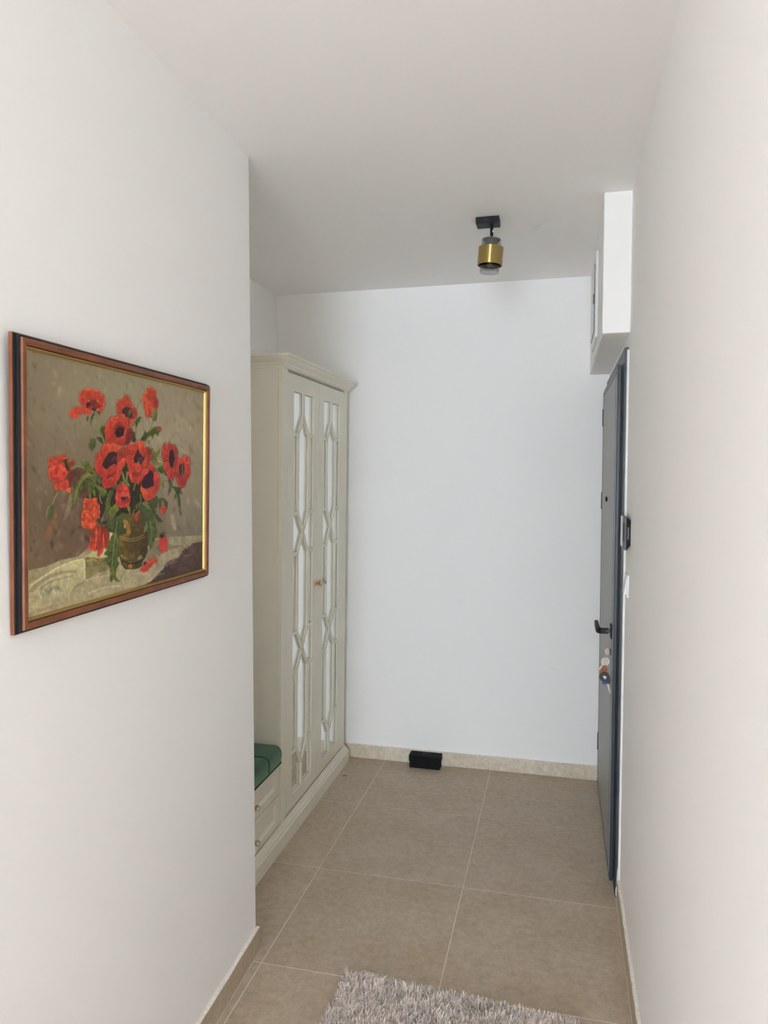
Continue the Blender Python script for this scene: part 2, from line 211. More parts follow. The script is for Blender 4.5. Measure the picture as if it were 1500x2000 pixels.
    P(1, [(1060, 1190), (1180, 1140), (1210, 1040), (1250, 1010), (1280, 1080), (1240, 1200), (1190, 1290), (1080, 1290)], (204, 74, 56), (170, 48, 40)); P(1, [(1270, 1000), (1350, 990), (1380, 1080), (1340, 1230), (1220, 1300), (1250, 1180)], (140, 40, 36), (110, 32, 32)); P(1, [(950, 1290), (1010, 1270), (1120, 1320), (1200, 1330), (1100, 1400), (1060, 1460), (1000, 1420)], (206, 88, 52), (196, 70, 44)); L(1, [(930, 880), (960, 1080), (1020, 1220)], (150, 40, 32), 2.2, 1)
    P(1, [(1250, 780), (1290, 770), (1290, 900), (1260, 980)], (190, 60, 46)); L(1, [(1130, 700), (1110, 860)], (170, 50, 38), 1.4)
    # left poppy of the middle pair
    P(1, [(640, 1700), (660, 1520), (730, 1460), (800, 1300), (880, 1280), (950, 1300), (1000, 1420), (1060, 1450), (1180, 1370), (1240, 1360), (1250, 1560), (1220, 1700), (1170, 1800), (1120, 1940), (1090, 2010), (1020, 2060), (1000, 2120), (900, 2160), (860, 2080), (870, 1980), (760, 1940), (660, 1840)], (192, 60, 44), (186, 52, 40), st=16)
    P(1, [(780, 1440), (810, 1310), (890, 1280), (960, 1320), (1000, 1420), (900, 1480), (870, 1600)], (204, 78, 46), (176, 54, 40)); P(1, [(850, 1560), (900, 1470), (990, 1440), (1080, 1480), (1080, 1660), (980, 1720), (860, 1790), (780, 1700)], (60, 28, 32), (48, 22, 28)); P(1, [(960, 1610), (1000, 1540), (1060, 1540), (1060, 1650), (980, 1680)], (92, 46, 46), (60, 30, 34)); P(1, [(870, 1790), (950, 1720), (1030, 1690), (1060, 1760), (1050, 1880), (960, 1930), (880, 1900)], (192, 64, 48), (166, 46, 36)); P(1, [(640, 1700), (660, 1520), (720, 1470), (770, 1600), (780, 1720), (860, 1800), (880, 1900), (850, 1960), (740, 1920), (660, 1820)], (200, 64, 46), (184, 50, 40)); P(1, [(1080, 1480), (1180, 1380), (1240, 1400), (1220, 1560), (1120, 1640), (1060, 1700)], (170, 60, 44), (140, 44, 36)); P(1, [(1060, 1780), (1120, 1640), (1220, 1570), (1180, 1760), (1120, 1940), (1060, 2000)], (204, 76, 58), (184, 54, 44)); P(3, [(1170, 620), (1220, 540), (1330, 500), (1390, 560), (1370, 660), (1300, 740), (1210, 760)], (196, 58, 46), (180, 48, 40)); L(3, [(1260, 560), (1370, 500), (1420, 440)], (90, 28, 28), 4, 2)
    # right poppy of the middle pair
    P(2, [(140, 1420), (180, 1290), (290, 1300), (370, 1210), (440, 1250), (510, 1270), (520, 1370), (580, 1350), (630, 1430), (650, 1560), (600, 1680), (540, 1770), (470, 1760), (430, 1840), (330, 1850), (220, 1830), (160, 1680), (130, 1560)], (190, 60, 42), (172, 52, 40), st=16)
    P(2, [(180, 1300), (290, 1300), (360, 1210), (430, 1250), (480, 1350), (360, 1420), (260, 1420), (200, 1380)], (204, 74, 48), (186, 58, 42)); P(2, [(300, 1580), (330, 1480), (380, 1380), (420, 1480), (500, 1580), (450, 1680), (380, 1690), (310, 1650)], (62, 28, 34), (46, 22, 30)); P(2, [(365, 1610), (400, 1550), (470, 1560), (480, 1620), (420, 1680), (380, 1660)], (92, 54, 58), (70, 36, 40)); P(2, [(365, 1640), (395, 1640), (410, 1680), (380, 1680)], (160, 128, 104)); P(2, [(390, 1320), (410, 1290), (450, 1380), (490, 1530), (440, 1500), (400, 1430)], (206, 80, 50), (190, 60, 44)); P(2, [(510, 1410), (560, 1350), (610, 1380), (640, 1540), (590, 1680), (530, 1770), (470, 1750), (470, 1660), (540, 1570)], (164, 50, 44), (140, 42, 38), (1, 0)); P(2, [(470, 1660), (550, 1540), (540, 1700), (480, 1770)], (196, 66, 54)); P(2, [(140, 1560), (230, 1500), (290, 1560), (290, 1700), (260, 1760), (190, 1720)], (194, 62, 44), (180, 52, 40))
    P(4, [(180, 450), (200, 400), (260, 300), (340, 260), (430, 310), (470, 370), (560, 380), (580, 420), (520, 500), (440, 580), (380, 690), (340, 640), (270, 650), (220, 560)], (196, 68, 46), (194, 56, 46), st=16); P(4, [(250, 480), (330, 440), (430, 450), (360, 530), (300, 520)], (130, 40, 34), (150, 46, 38)); P(4, [(270, 310), (350, 260), (440, 310), (450, 400), (380, 450), (300, 420)], (200, 74, 48), (178, 54, 42))
    # lower right open poppy
    P(4, [(430, 640), (440, 560), (540, 460), (560, 360), (620, 280), (690, 310), (720, 420), (770, 470), (790, 620), (770, 780), (720, 880), (680, 940), (590, 1000), (510, 990), (460, 880), (425, 800)], (176, 54, 40), (190, 66, 44)); P(4, [(560, 380), (620, 280), (690, 310), (720, 410), (680, 520), (600, 540)], (186, 66, 46), (120, 38, 34)); P(4, [(440, 660), (520, 500), (620, 410), (680, 500), (690, 680), (600, 760), (500, 760)], (60, 30, 36), (44, 22, 30)); P(4, [(680, 500), (740, 440), (790, 560), (785, 740), (700, 850), (640, 860), (580, 800), (690, 740)], (200, 60, 48), (190, 52, 42)); P(4, [(430, 740), (500, 780), (600, 860), (700, 900), (600, 1000), (510, 990), (450, 860)], (206, 86, 46), (176, 50, 40), (1, .3)); L(4, [(560, 770), (640, 740), (690, 735)], (150, 80, 70), 1.4); P(4, [(440, 500), (470, 400), (540, 370), (580, 420), (520, 500), (440, 580), (380, 680), (350, 600)], (204, 66, 54), (188, 54, 44))
    # right pair
    P(2, [(840, 1500), (850, 1400), (900, 1250), (940, 1330), (990, 1245), (1040, 1310), (1100, 1310), (1150, 1420), (1160, 1580), (1140, 1720), (1120, 1850), (1080, 1960), (1030, 2010), (970, 1950), (920, 1830), (880, 1680)], (186, 56, 46), (178, 50, 42)); P(2, [(990, 1460), (1040, 1400), (1090, 1450), (1090, 1580), (1060, 1740), (1000, 1710), (985, 1580)], (62, 30, 36), (48, 24, 30)); P(2, [(850, 1480), (880, 1320), (920, 1270), (980, 1440), (980, 1580), (880, 1620)], (194, 58, 52), (180, 48, 44)); P(2, [(1050, 1320), (1110, 1320), (1160, 1480), (1140, 1720), (1070, 1720), (1100, 1540)], (166, 62, 50), (150, 46, 40)); P(2, [(880, 1680), (980, 1640), (1020, 1780), (1100, 1740), (1070, 1900), (1030, 2010), (940, 1880)], (196, 62, 50), (180, 50, 44))
    P(4, [(1150, 260), (1160, 200), (1230, 160), (1270, 110), (1340, 130), (1390, 190), (1400, 300), (1400, 440), (1370, 560), (1330, 600), (1310, 640), (1290, 720), (1210, 760), (1140, 640), (1110, 480)], (182, 62, 48), (160, 48, 46)); P(4, [(1180, 320), (1240, 280), (1290, 330), (1270, 430), (1220, 520), (1180, 420)], (56, 34, 28)); L(4, [(1240, 300), (1245, 400), (1220, 560)], (150, 142, 100), 1.4, .8); P(4, [(1210, 560), (1260, 520), (1310, 620), (1270, 720), (1200, 740), (1150, 660)], (150, 42, 42), (180, 52, 50)); P(4, [(1260, 170), (1300, 110), (1380, 170), (1380, 280), (1290, 260)], (196, 72, 50))
    # left drooping flower
    P(3, [(120, 170), (220, 160), (300, 130), (420, 110), (490, 140), (510, 240), (580, 180), (650, 260), (600, 300), (570, 500), (560, 620), (530, 700), (570, 800), (550, 850), (460, 820), (400, 800), (290, 800), (240, 720), (230, 640), (150, 590), (120, 450), (110, 390), (140, 360)], (192, 66, 46), (196, 66, 48), st=18); P(3, [(230, 250), (420, 230), (490, 330), (480, 500), (380, 620), (250, 620), (160, 560), (140, 400)], (198, 70, 52), (186, 60, 46), st=22); P(3, [(420, 210), (500, 200), (540, 420), (480, 400), (450, 300)], (60, 34, 26)); J(3, [(490, 260), (510, 120), (550, 320), (570, 520), (530, 640), (490, 540), (540, 420)], (90, 84, 46), (76, 72, 40)); P(3, [(550, 180), (640, 240), (620, 300), (570, 290)], (196, 84, 46), (120, 40, 30)); L(3, [(140, 360), (300, 270), (440, 240)], (150, 44, 34), 2); L(3, [(240, 640), (400, 620), (500, 560)], (156, 46, 36), 1.6); P(3, [(540, 420), (600, 420), (590, 640), (540, 740)], (110, 40, 34)); P(3, [(470, 800), (530, 740), (570, 800), (540, 850)], (210, 86, 60))
    # lower left cascading flower
    P(5, [(280, 250), (320, 200), (440, 220), (580, 180), (620, 260), (660, 360), (670, 520), (660, 660), (600, 700), (540, 780), (500, 880), (400, 950), (290, 910), (230, 860), (215, 610), (250, 480)], (196, 68, 44), (206, 80, 50), st=22); P(5, [(590, 260), (660, 280), (760, 420), (780, 480), (720, 660), (660, 660), (670, 400)], (60, 34, 30)); P(5, [(570, 520), (620, 360), (660, 400), (650, 640), (560, 680)], (206, 84, 60), (188, 62, 46)); L(5, [(300, 360), (420, 420), (540, 360)], (164, 50, 36), 1.2); L(5, [(260, 600), (360, 680), (420, 780), (480, 700)], (164, 50, 36), 1.2); L(5, [(270, 500), (400, 520), (520, 620)], (214, 96, 66), 1.6)
    P(5, [(500, 860), (560, 780), (700, 900), (860, 960), (870, 1240), (840, 1420), (780, 1380), (740, 1380), (720, 1510), (620, 1620), (610, 1460), (540, 1480), (370, 1400), (420, 1230), (440, 960)], (200, 76, 50), (186, 58, 44), st=24); P(5, [(720, 900), (860, 980), (870, 1240), (840, 1410), (780, 1380), (760, 1160)], (140, 44, 36), (170, 52, 42)); P(5, [(640, 1120), (700, 1020), (740, 1380), (720, 1500), (620, 1610), (620, 1380)], (156, 44, 38), (186, 54, 46)); L(5, [(730, 1040), (750, 1200), (765, 1360)], (214, 110, 70), 2); L(5, [(500, 930), (480, 1200), (440, 1380)], (160, 48, 36), 2, 1); L(5, [(580, 900), (570, 1200), (540, 1440)], (214, 96, 60), 2, 1); L(5, [(500, 860), (560, 780)], (214, 100, 56), 3); L(5, [(690, 880), (720, 1000), (710, 1300)], (110, 34, 30), 2)
    # small centre flower
    P(4, [(-60, 800), (-40, 720), (60, 660), (140, 680), (200, 780), (225, 900), (210, 1060), (150, 1130), (50, 1140), (-40, 1090), (-60, 960)], (188, 62, 48), (190, 56, 50), st=18); P(4, [(50, 960), (100, 900), (180, 930), (200, 1020), (110, 1070), (60, 1040)], (96, 30, 34), (150, 44, 44)); P(4, [(60, 930), (110, 910), (120, 980), (80, 990)], (46, 22, 24)); P(4, [(20, 860), (120, 820), (210, 880), (130, 920), (60, 930)], (196, 70, 58))
    # buds
    P(4, [(780, 980), (860, 950), (940, 1020), (950, 1110), (900, 1240), (850, 1270), (810, 1220), (790, 1100)], (70, 66, 42)); P(4, [(810, 1170), (850, 1090), (920, 1120), (910, 1210), (860, 1270), (820, 1240)], (190, 66, 48)); P(4, [(840, 1000), (890, 1020), (880, 1100), (840, 1110)], (110, 108, 76)); P(4, [(300, 1350), (340, 1250), (375, 1210), (380, 1330), (340, 1410)], (176, 60, 48))
    P(6, [(805, 450), (830, 370), (880, 345), (925, 390), (935, 500), (900, 600), (850, 600), (820, 540)], (194, 62, 52), (186, 56, 50), (1, 0)); P(6, [(820, 340), (890, 300), (890, 350), (850, 410)], (90, 92, 58)); P(6, [(820, 350), (870, 350), (850, 400)], (54, 34, 30))
    P(6, [(540, 860), (580, 800), (620, 740), (700, 700), (770, 690), (790, 730), (740, 770), (690, 820), (620, 890), (560, 895)], (196, 64, 48), (180, 54, 46)); P(6, [(575, 750), (610, 740), (630, 760), (590, 800)], (80, 36, 38)); L(6, [(640, 770), (720, 730)], (210, 90, 74), 1.6)
    # slight softening
    B = I.copy(); B[1:-1, 1:-1] = (I[1:-1, 1:-1]*4+I[:-2, 1:-1]+I[2:, 1:-1]+I[1:-1, :-2]+I[1:-1, 2:])/8
    B = np.clip(B/255, 0, 1)
    # plane homography: unit canvas square (u right, v up) -> picture plan coordinates
    src = [(0, 1), (1, 1), (1, 0), (0, 0)]; dst = [(46.3, 680.4), (397.5, 767.6), (392.2, 1112.9), (50.4, 1210.2)]
    A = []; b = []
    for (u, v), (x, y) in zip(src, dst):
        A.append([u, v, 1, 0, 0, 0, -u*x, -v*x]); b.append(x); A.append([0, 0, 0, u, v, 1, -u*y, -v*y]); b.append(y)
    Hm = np.append(np.linalg.solve(np.array(A, float), np.array(b, float)), 1).reshape(3, 3)
    def sample(u, v):
        w = np.stack([u, v, np.ones_like(u)], -1)@Hm.T
        fx = np.clip((w[..., 0]/w[..., 2]-OX)*S, 0, nx-1.01); fy = np.clip((w[..., 1]/w[..., 2]-OY)*S, 0, ny-1.01)
        ix = fx.astype(int); iy = fy.astype(int); tx = (fx-ix)[..., None]; ty = (fy-iy)[..., None]
        return (B[iy, ix]*(1-tx)+B[iy, ix+1]*tx)*(1-ty)+(B[iy+1, ix]*(1-tx)+B[iy+1, ix+1]*tx)*ty
    return sample, B
# ---------------------------------------------------------------- helpers
def lin(c): return tuple((x/12.92 if x <= .04045 else ((x+.055)/1.055)**2.4) for x in c)
def mat(name, col, rough=.6, metal=0, var=0, scale=8, bump=0, bscale=60, **kw):
    m = bpy.data.materials.new(name); m.use_nodes = True; nt = m.node_tree; b = nt.nodes['Principled BSDF']
    b.inputs['Base Color'].default_value = (*col, 1); b.inputs['Roughness'].default_value = rough; b.inputs['Metallic'].default_value = metal
    for k, v in kw.items(): b.inputs[k.replace('_', ' ')].default_value = v
    if var or bump:
        g = nt.nodes.new('ShaderNodeNewGeometry')
    if var:
        n = nt.nodes.new('ShaderNodeTexNoise'); n.inputs['Scale'].default_value = scale; n.inputs['Detail'].default_value = 4
        nt.links.new(g.outputs['Position'], n.inputs['Vector'])
        r = nt.nodes.new('ShaderNodeValToRGB'); r.color_ramp.elements[0].position = .3; r.color_ramp.elements[1].position = .7
        r.color_ramp.elements[0].color = (*[max(0, x*(1-var)) for x in col], 1); r.color_ramp.elements[1].color = (*[min(1, x*(1+var)) for x in col], 1)
        nt.links.new(n.outputs['Fac'], r.inputs['Fac']); nt.links.new(r.outputs['Color'], b.inputs['Base Color'])
    if bump:
        n2 = nt.nodes.new('ShaderNodeTexNoise'); n2.inputs['Scale'].default_value = bscale; n2.inputs['Detail'].default_value = 5
        nt.links.new(g.outputs['Position'], n2.inputs['Vector'])
        bp = nt.nodes.new('ShaderNodeBump'); bp.inputs['Strength'].default_value = bump; bp.inputs['Distance'].default_value = .01
        nt.links.new(n2.outputs['Fac'], bp.inputs['Height']); nt.links.new(bp.outputs['Normal'], b.inputs['Normal'])
    return m
def tile_material(name, base, rough):
    m = bpy.data.materials.new(name); m.use_nodes = True; nt = m.node_tree; b = nt.nodes['Principled BSDF']; N = nt.nodes.new
    g = N('ShaderNodeNewGeometry'); info = N('ShaderNodeObjectInfo')
    off = N('ShaderNodeVectorMath'); off.operation = 'SCALE'; off.inputs[0].default_value = (7, 13, 5); nt.links.new(info.outputs['Random'], off.inputs['Scale'])
    pos = N('ShaderNodeVectorMath'); pos.operation = 'ADD'; nt.links.new(g.outputs['Position'], pos.inputs[0]); nt.links.new(off.outputs[0], pos.inputs[1])
    def noise(sc, det, ro=.6):
        n = N('ShaderNodeTexNoise'); n.inputs['Scale'].default_value = sc; n.inputs['Detail'].default_value = det; n.inputs['Roughness'].default_value = ro
        nt.links.new(pos.outputs[0], n.inputs['Vector']); return n
    n1, n2, n3 = noise(4.5, 6, .65), noise(38, 5, .7), noise(170, 2)
    r1 = N('ShaderNodeValToRGB'); e = r1.color_ramp.elements; e[0].position = .28; e[1].position = .72
    e[0].color = (base[0]*.90, base[1]*.875, base[2]*.83, 1); e[1].color = (base[0]*1.06, base[1]*1.08, base[2]*1.12, 1)
    nt.links.new(n1.outputs['Fac'], r1.inputs['Fac'])
    r2 = N('ShaderNodeValToRGB'); e = r2.color_ramp.elements; e[0].position = .3; e[1].position = .75; e[0].color = (.78, .77, .75, 1); e[1].color = (1.12, 1.12, 1.12, 1); nt.links.new(n2.outputs['Fac'], r2.inputs['Fac'])
    r3 = N('ShaderNodeValToRGB'); e = r3.color_ramp.elements; e[0].position = .2; e[1].position = .45; e[0].color = (.80, .79, .78, 1); e[1].color = (1, 1, 1, 1); nt.links.new(n3.outputs['Fac'], r3.inputs['Fac'])
    def mul(a, c):
        x = N('ShaderNodeMix'); x.data_type = 'RGBA'; x.blend_type = 'MULTIPLY'; x.inputs[0].default_value = 1; nt.links.new(a, x.inputs[6]); nt.links.new(c, x.inputs[7]); return x.outputs[2]
    nt.links.new(mul(mul(r1.outputs[0], r2.outputs[0]), r3.outputs[0]), b.inputs['Base Color'])
    b.inputs['Roughness'].default_value = rough; b.inputs['Specular IOR Level'].default_value = .35
    bp = N('ShaderNodeBump'); bp.inputs['Strength'].default_value = .12; bp.inputs['Distance'].default_value = .004; nt.links.new(n2.outputs['Fac'], bp.inputs['Height']); nt.links.new(bp.outputs[0], b.inputs['Normal'])
    return m
def attr_material(name, rough, attr='Col', gain=(1, 1, 1), coat=0):
    m = bpy.data.materials.new(name); m.use_nodes = True; nt = m.node_tree; b = nt.nodes['Principled BSDF']
    a = nt.nodes.new('ShaderNodeAttribute'); a.attribute_name = attr
    x = nt.nodes.new('ShaderNodeMix'); x.data_type = 'RGBA'; x.blend_type = 'MULTIPLY'; x.inputs[0].default_value = 1; x.inputs[7].default_value = (*gain, 1)
    nt.links.new(a.outputs['Color'], x.inputs[6]); nt.links.new(x.outputs[2], b.inputs['Base Color']); b.inputs['Roughness'].default_value = rough
    b.inputs['Coat Weight'].default_value = coat; b.inputs['Specular IOR Level'].default_value = .3
    return m
M = dict(
    wall=mat('wall_paint', (.925, .920, .914), .9, bump=.05, bscale=35),
    ceil=mat('ceiling_paint', (.91, .893, .885), .95, bump=.04, bscale=30),
    grout=mat('grout', (.80, .74, .62), .9, var=.06, scale=40),
    footgrout=mat('skirting_grout', (.62, .53, .42), .9, var=.1, scale=40),
    caulk=mat('plaster_caulk', (.84, .79, .73), .9, var=.14, scale=90),
    tile=tile_material('porcelain_tile', (.545, .452, .352), .5),
    skirt_lit=tile_material('skirting_tile', (.76, .675, .555), .5),  # lighter copy of the tile, light on the far wall put into its colour
    cream=mat('cream_lacquer', (.79, .757, .645), .42, var=.02, scale=5),
    mirror=mat('mirror_glass', (.86, .88, .87), .015, 1),
    brass=mat('brass', (.70, .44, .13), .28, 1),
    satin=mat('brushed_brass', (.50, .37, .14), .13, 1),
    crystal=mat('crystal', (.86, .87, .88), .06, .85),
    velvet=mat('green_velvet', (.022, .066, .036), .85, var=.25, scale=14, bump=.03, bscale=400, Sheen_Weight=.8, Sheen_Roughness=.45, Sheen_Tint=(.5, .8, .6, 1)),
    shadowgap=mat('dark_backing_and_shade', (.05, .045, .04), .9),  # near-black for backing boards and for pieces painting shade in gaps
    black=mat('black_metal', (.012, .012, .014), .5, Specular_IOR_Level=.25),
    blackpl=mat('black_plastic', (.014, .014, .016), .35),
    greypl=mat('grey_plastic', (.085, .085, .09), .45),
    holder=mat('holder_grey', (.22, .21, .20), .5),
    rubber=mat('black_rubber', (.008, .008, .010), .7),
    leaf=mat('door_face_grey', (.30, .31, .31), .42, var=.05, scale=5),
    leafedge=mat('door_edge_slate', (.040, .050, .066), .38),
    frame=mat('door_frame_slate', (.062, .076, .095), .42, var=.25, scale=18),
    white=mat('white_plastic', (.80, .81, .81), .35),
    filler=mat('white_filler', (.84, .85, .83), .8, var=.06, scale=30),
    wood=mat('cherry_wood', (.215, .068, .026), .45, var=.25, scale=22),
    ebony=mat('black_lacquer', (.008, .007, .008), .55, Specular_IOR_Level=.15),
    gold=mat('gilding', (.52, .36, .12), .36, .8),
    canvas=attr_material('painted_print', .55, gain=(1.26, 1.32, 1.32)),
    card=mat('black_card', (.011, .010, .011), .8, bump=.1, bscale=200, Specular_IOR_Level=.2),
    print=mat('grey_print', (.16, .16, .17), .6),
    steel=mat('nickel', (.30, .265, .23), .4, .6),
    keygold=mat('key_brass', (.44, .385, .28), .4, .6),
    leather=mat('tan_leather', (.32, .09, .025), .5, var=.3, scale=120),
    bluepl=mat('blue_plastic', (.02, .06, .42), .4),
    tagpaper=mat('cream_tag', (.66, .58, .42), .6),
    emblem=mat('white_print', (.80, .80, .82), .5),
    yarn=attr_material('rug_yarn', .55, gain=(1, 1, 1)),
    backing=mat('rug_backing', (.38, .35, .33), .95),
    filament=mat('filament', (.65, .42, .16), .4, .5),
    debris=mat('dark_splinter', (.03, .022, .018), .8),
)
def brushed(m):
    nt = m.node_tree; b = nt.nodes['Principled BSDF']; t = nt.nodes.new('ShaderNodeTangent'); t.direction_type = 'RADIAL'; t.axis = 'Z'
    nt.links.new(t.outputs[0], b.inputs['Tangent']); b.inputs['Anisotropic'].default_value = .9; b.inputs['Anisotropic Rotation'].default_value = .25; b.inputs['Roughness'].default_value = .32
brushed(M['satin'])
def glass(name, tint, alpha):
    m = bpy.data.materials.new(name); m.use_nodes = True; nt = m.node_tree
    for n in list(nt.nodes):
        if n.type == 'BSDF_PRINCIPLED': nt.nodes.remove(n)
    out = nt.nodes['Material Output']; t = nt.nodes.new('ShaderNodeBsdfTransparent'); t.inputs[0].default_value = (*tint, 1)
    g = nt.nodes.new('ShaderNodeBsdfGlossy'); g.inputs['Roughness'].default_value = .04; lw_ = nt.nodes.new('ShaderNodeLayerWeight'); lw_.inputs[0].default_value = .5; pw = nt.nodes.new('ShaderNodeMath'); pw.operation = 'POWER'; pw.inputs[1].default_value = 4.0; nt.links.new(lw_.outputs['Facing'], pw.inputs[0]); fr = nt.nodes.new('ShaderNodeMath'); fr.operation = 'MULTIPLY_ADD'; fr.inputs[1].default_value = .45; fr.inputs[2].default_value = .04; nt.links.new(pw.outputs[0], fr.inputs[0])
    mx = nt.nodes.new('ShaderNodeMixShader'); nt.links.new(fr.outputs[0], mx.inputs[0]); nt.links.new(t.outputs[0], mx.inputs[1]); nt.links.new(g.outputs[0], mx.inputs[2]); nt.links.new(mx.outputs[0], out.inputs[0])
    return m
M['smoke'] = glass('smoked_glass', (.86, .86, .855), .5); M['clear'] = glass('clear_glass', (.93, .93, .92), .9); M['pane'] = glass('window_glass', (.97, .98, .98), .9)

WLOC = {}
def tag(o, label, cat, group=None, kind=None):
    o['label'] = label; o['category'] = cat
    if group: o['group'] = group
    if kind: o['kind'] = kind
    return o
def empty(name, loc, label, cat, kind=None, rot=None):
    o = bpy.data.objects.new(name, None); COL.objects.link(o); o.location = loc; o.empty_display_size = .05
    if rot: o.rotation_euler = rot
    WLOC[o.name] = Vector(loc) if not rot else Vector((0, 0, 0))      # rotated roots take parts in their own axes
    return tag(o, label, cat, None, kind)
def link(name, me, m, parent=None, loc=None, smooth=False):
    me.materials.append(m)
    if smooth:
        me.polygons.foreach_set('use_smooth', [True]*len(me.polygons))
    o = bpy.data.objects.new(name, me); COL.objects.link(o)
    loc = Vector(loc if loc else (0, 0, 0)); WLOC[o.name] = loc
    if parent: o.parent = parent; o.location = loc-WLOC[parent.name]
    else: o.location = loc
    return o
class B:
    """collects vertices and faces in room coordinates, then becomes ONE mesh object whose origin is at its own base"""
    def __init__(s): s.v = []; s.f = []
    def add(s, v, f):
        n = len(s.v); s.v += [tuple(p) for p in v]; s.f += [tuple(i+n for i in q) for q in f]; return s
    def box(s, x0, x1, y0, y1, z0, z1, bev=0):
        if bev:
            bm = bmesh.new(); bmesh.ops.create_cube(bm, size=1, matrix=Matrix.Translation(((x0+x1)/2, (y0+y1)/2, (z0+z1)/2))@Matrix.Diagonal((x1-x0, y1-y0, z1-z0, 1)))
            bmesh.ops.bevel(bm, geom=list(bm.edges), offset=bev, segments=2, profile=.5, affect='EDGES'); return s.bm(bm)
        return s.add([(x0, y0, z0), (x1, y0, z0), (x1, y1, z0), (x0, y1, z0), (x0, y0, z1), (x1, y0, z1), (x1, y1, z1), (x0, y1, z1)],
                     [(0, 3, 2, 1), (4, 5, 6, 7), (0, 1, 5, 4), (1, 2, 6, 5), (2, 3, 7, 6), (3, 0, 4, 7)])
    def bm(s, bm):
        bm.verts.index_update(); s.add([v.co[:] for v in bm.verts], [[v.index for v in f.verts] for f in bm.faces]); bm.free(); return s
    def prism(s, poly, z0, z1):                    # poly (x, y) counter-clockwise
        n = len(poly); s.add([(x, y, z0) for x, y in poly]+[(x, y, z1) for x, y in poly], [tuple(range(n-1, -1, -1)), tuple(range(n, 2*n))]+[(i, (i+1) % n, n+(i+1) % n, n+i) for i in range(n)]); return s
    def prismx(s, poly, x0, x1):                   # poly (y, z) seen from +x, counter-clockwise
        n = len(poly); s.add([(x0, y, z) for y, z in poly]+[(x1, y, z) for y, z in poly], [tuple(range(n-1, -1, -1)), tuple(range(n, 2*n))]+[(i, (i+1) % n, n+(i+1) % n, n+i) for i in range(n)]); return s
    def prismy(s, poly, y0, y1):                   # poly (x, z)
        n = len(poly); s.add([(x, y0, z) for x, z in poly]+[(x, y1, z) for x, z in poly], [tuple(range(n)), tuple(range(2*n-1, n-1, -1))]+[((i+1) % n, i, n+i, n+(i+1) % n) for i in range(n)]); return s
    def lathe(s, prof, c, axis='z', n=32, tilt=None, cap=True):   # prof (radius, height)
        V = []; F = []
        for r, h in prof:
            for k in range(n):
                a = 2*math.pi*k/n; p = Vector((r*math.cos(a), r*math.sin(a), h))
                if axis == 'x': p = Vector((p.z, p.x, p.y))
                if axis == 'y': p = Vector((p.y, p.z, p.x))
                if tilt: p = tilt@p
                V.append(p+Vector(c))
        for j in range(len(prof)-1):
            for k in range(n): F.append((j*n+k, j*n+(k+1) % n, (j+1)*n+(k+1) % n, (j+1)*n+k))
        if cap:
            F.append(tuple(range(n-1, -1, -1))); F.append(tuple((len(prof)-1)*n+k for k in range(n)))
        return s.add(V, F)
    def tube(s, pts, r, n=10, closed=False):
        pts = [Vector(p) for p in pts]; m = len(pts); V = []; F = []; up = Vector((0, 0, 1)); rr = r if isinstance(r, (list, tuple)) else [r]*m
        for i, p in enumerate(pts):
            a = pts[(i-1) % m] if closed or i else p; b = pts[(i+1) % m] if closed or i < m-1 else p; t = (b-a).normalized()
            u = t.cross(up); u = u.normalized() if u.length > 1e-3 else Vector((1, 0, 0)); v = t.cross(u)
            for k in range(n): V.append(p+rr[i]*(math.cos(2*math.pi*k/n)*u+math.sin(2*math.pi*k/n)*v))
        for i in range(m if closed else m-1):
            for k in range(n): F.append((i*n+k, i*n+(k+1) % n, ((i+1) % m)*n+(k+1) % n, ((i+1) % m)*n+k))
        if not closed: F.append(tuple(range(n-1, -1, -1))); F.append(tuple((m-1)*n+k for k in range(n)))
        return s.add(V, F)
    def shear(s, k=.0135, z0=.1):
        s.v = [(x+k*max(0, z-z0), y, z) for x, y, z in s.v]; return s
    def xf(s, M4): s.v = [tuple(M4@Vector(p)) for p in s.v]; return s
    def build(s, name, m, parent=None, smooth=False, label=None):
        a = np.array(s.v); c = Vector(((a[:, 0].min()+a[:, 0].max())/2, (a[:, 1].min()+a[:, 1].max())/2, a[:, 2].min()))
        me = bpy.data.meshes.new(name); me.from_pydata([tuple(Vector(p)-c) for p in s.v], [], s.f)
        bm = bmesh.new(); bm.from_mesh(me); bmesh.ops.recalc_face_normals(bm, faces=bm.faces); bm.to_mesh(me); bm.free()
        o = link(name, me, m, parent, c, False)
        if smooth:
            for p in me.polygons: p.use_smooth = True
            me.set_sharp_from_angle(angle=math.radians(38))
        if label: o['label'] = label
        return o
def ring_x(b, y0, y1, z0, z1, a0, a1, c0, c1, x0, x1):
    """a board with a rectangular hole, in the plane of the wardrobe front"""
    O = [(y0, z0), (y1, z0), (y1, z1), (y0, z1)]; I = [(a0, c0), (a1, c0), (a1, c1), (a0, c1)]
    V = [(x, y, z) for x in (x0, x1) for y, z in O+I]; F = []
    for i in range(4):
        j = (i+1) % 4
        F += [(i, 4+i, 4+j, j), (8+i, 8+j, 12+j, 12+i), (i, j, 8+j, 8+i), (4+i, 12+i, 12+j, 4+j)]
    return b.add(V, F)

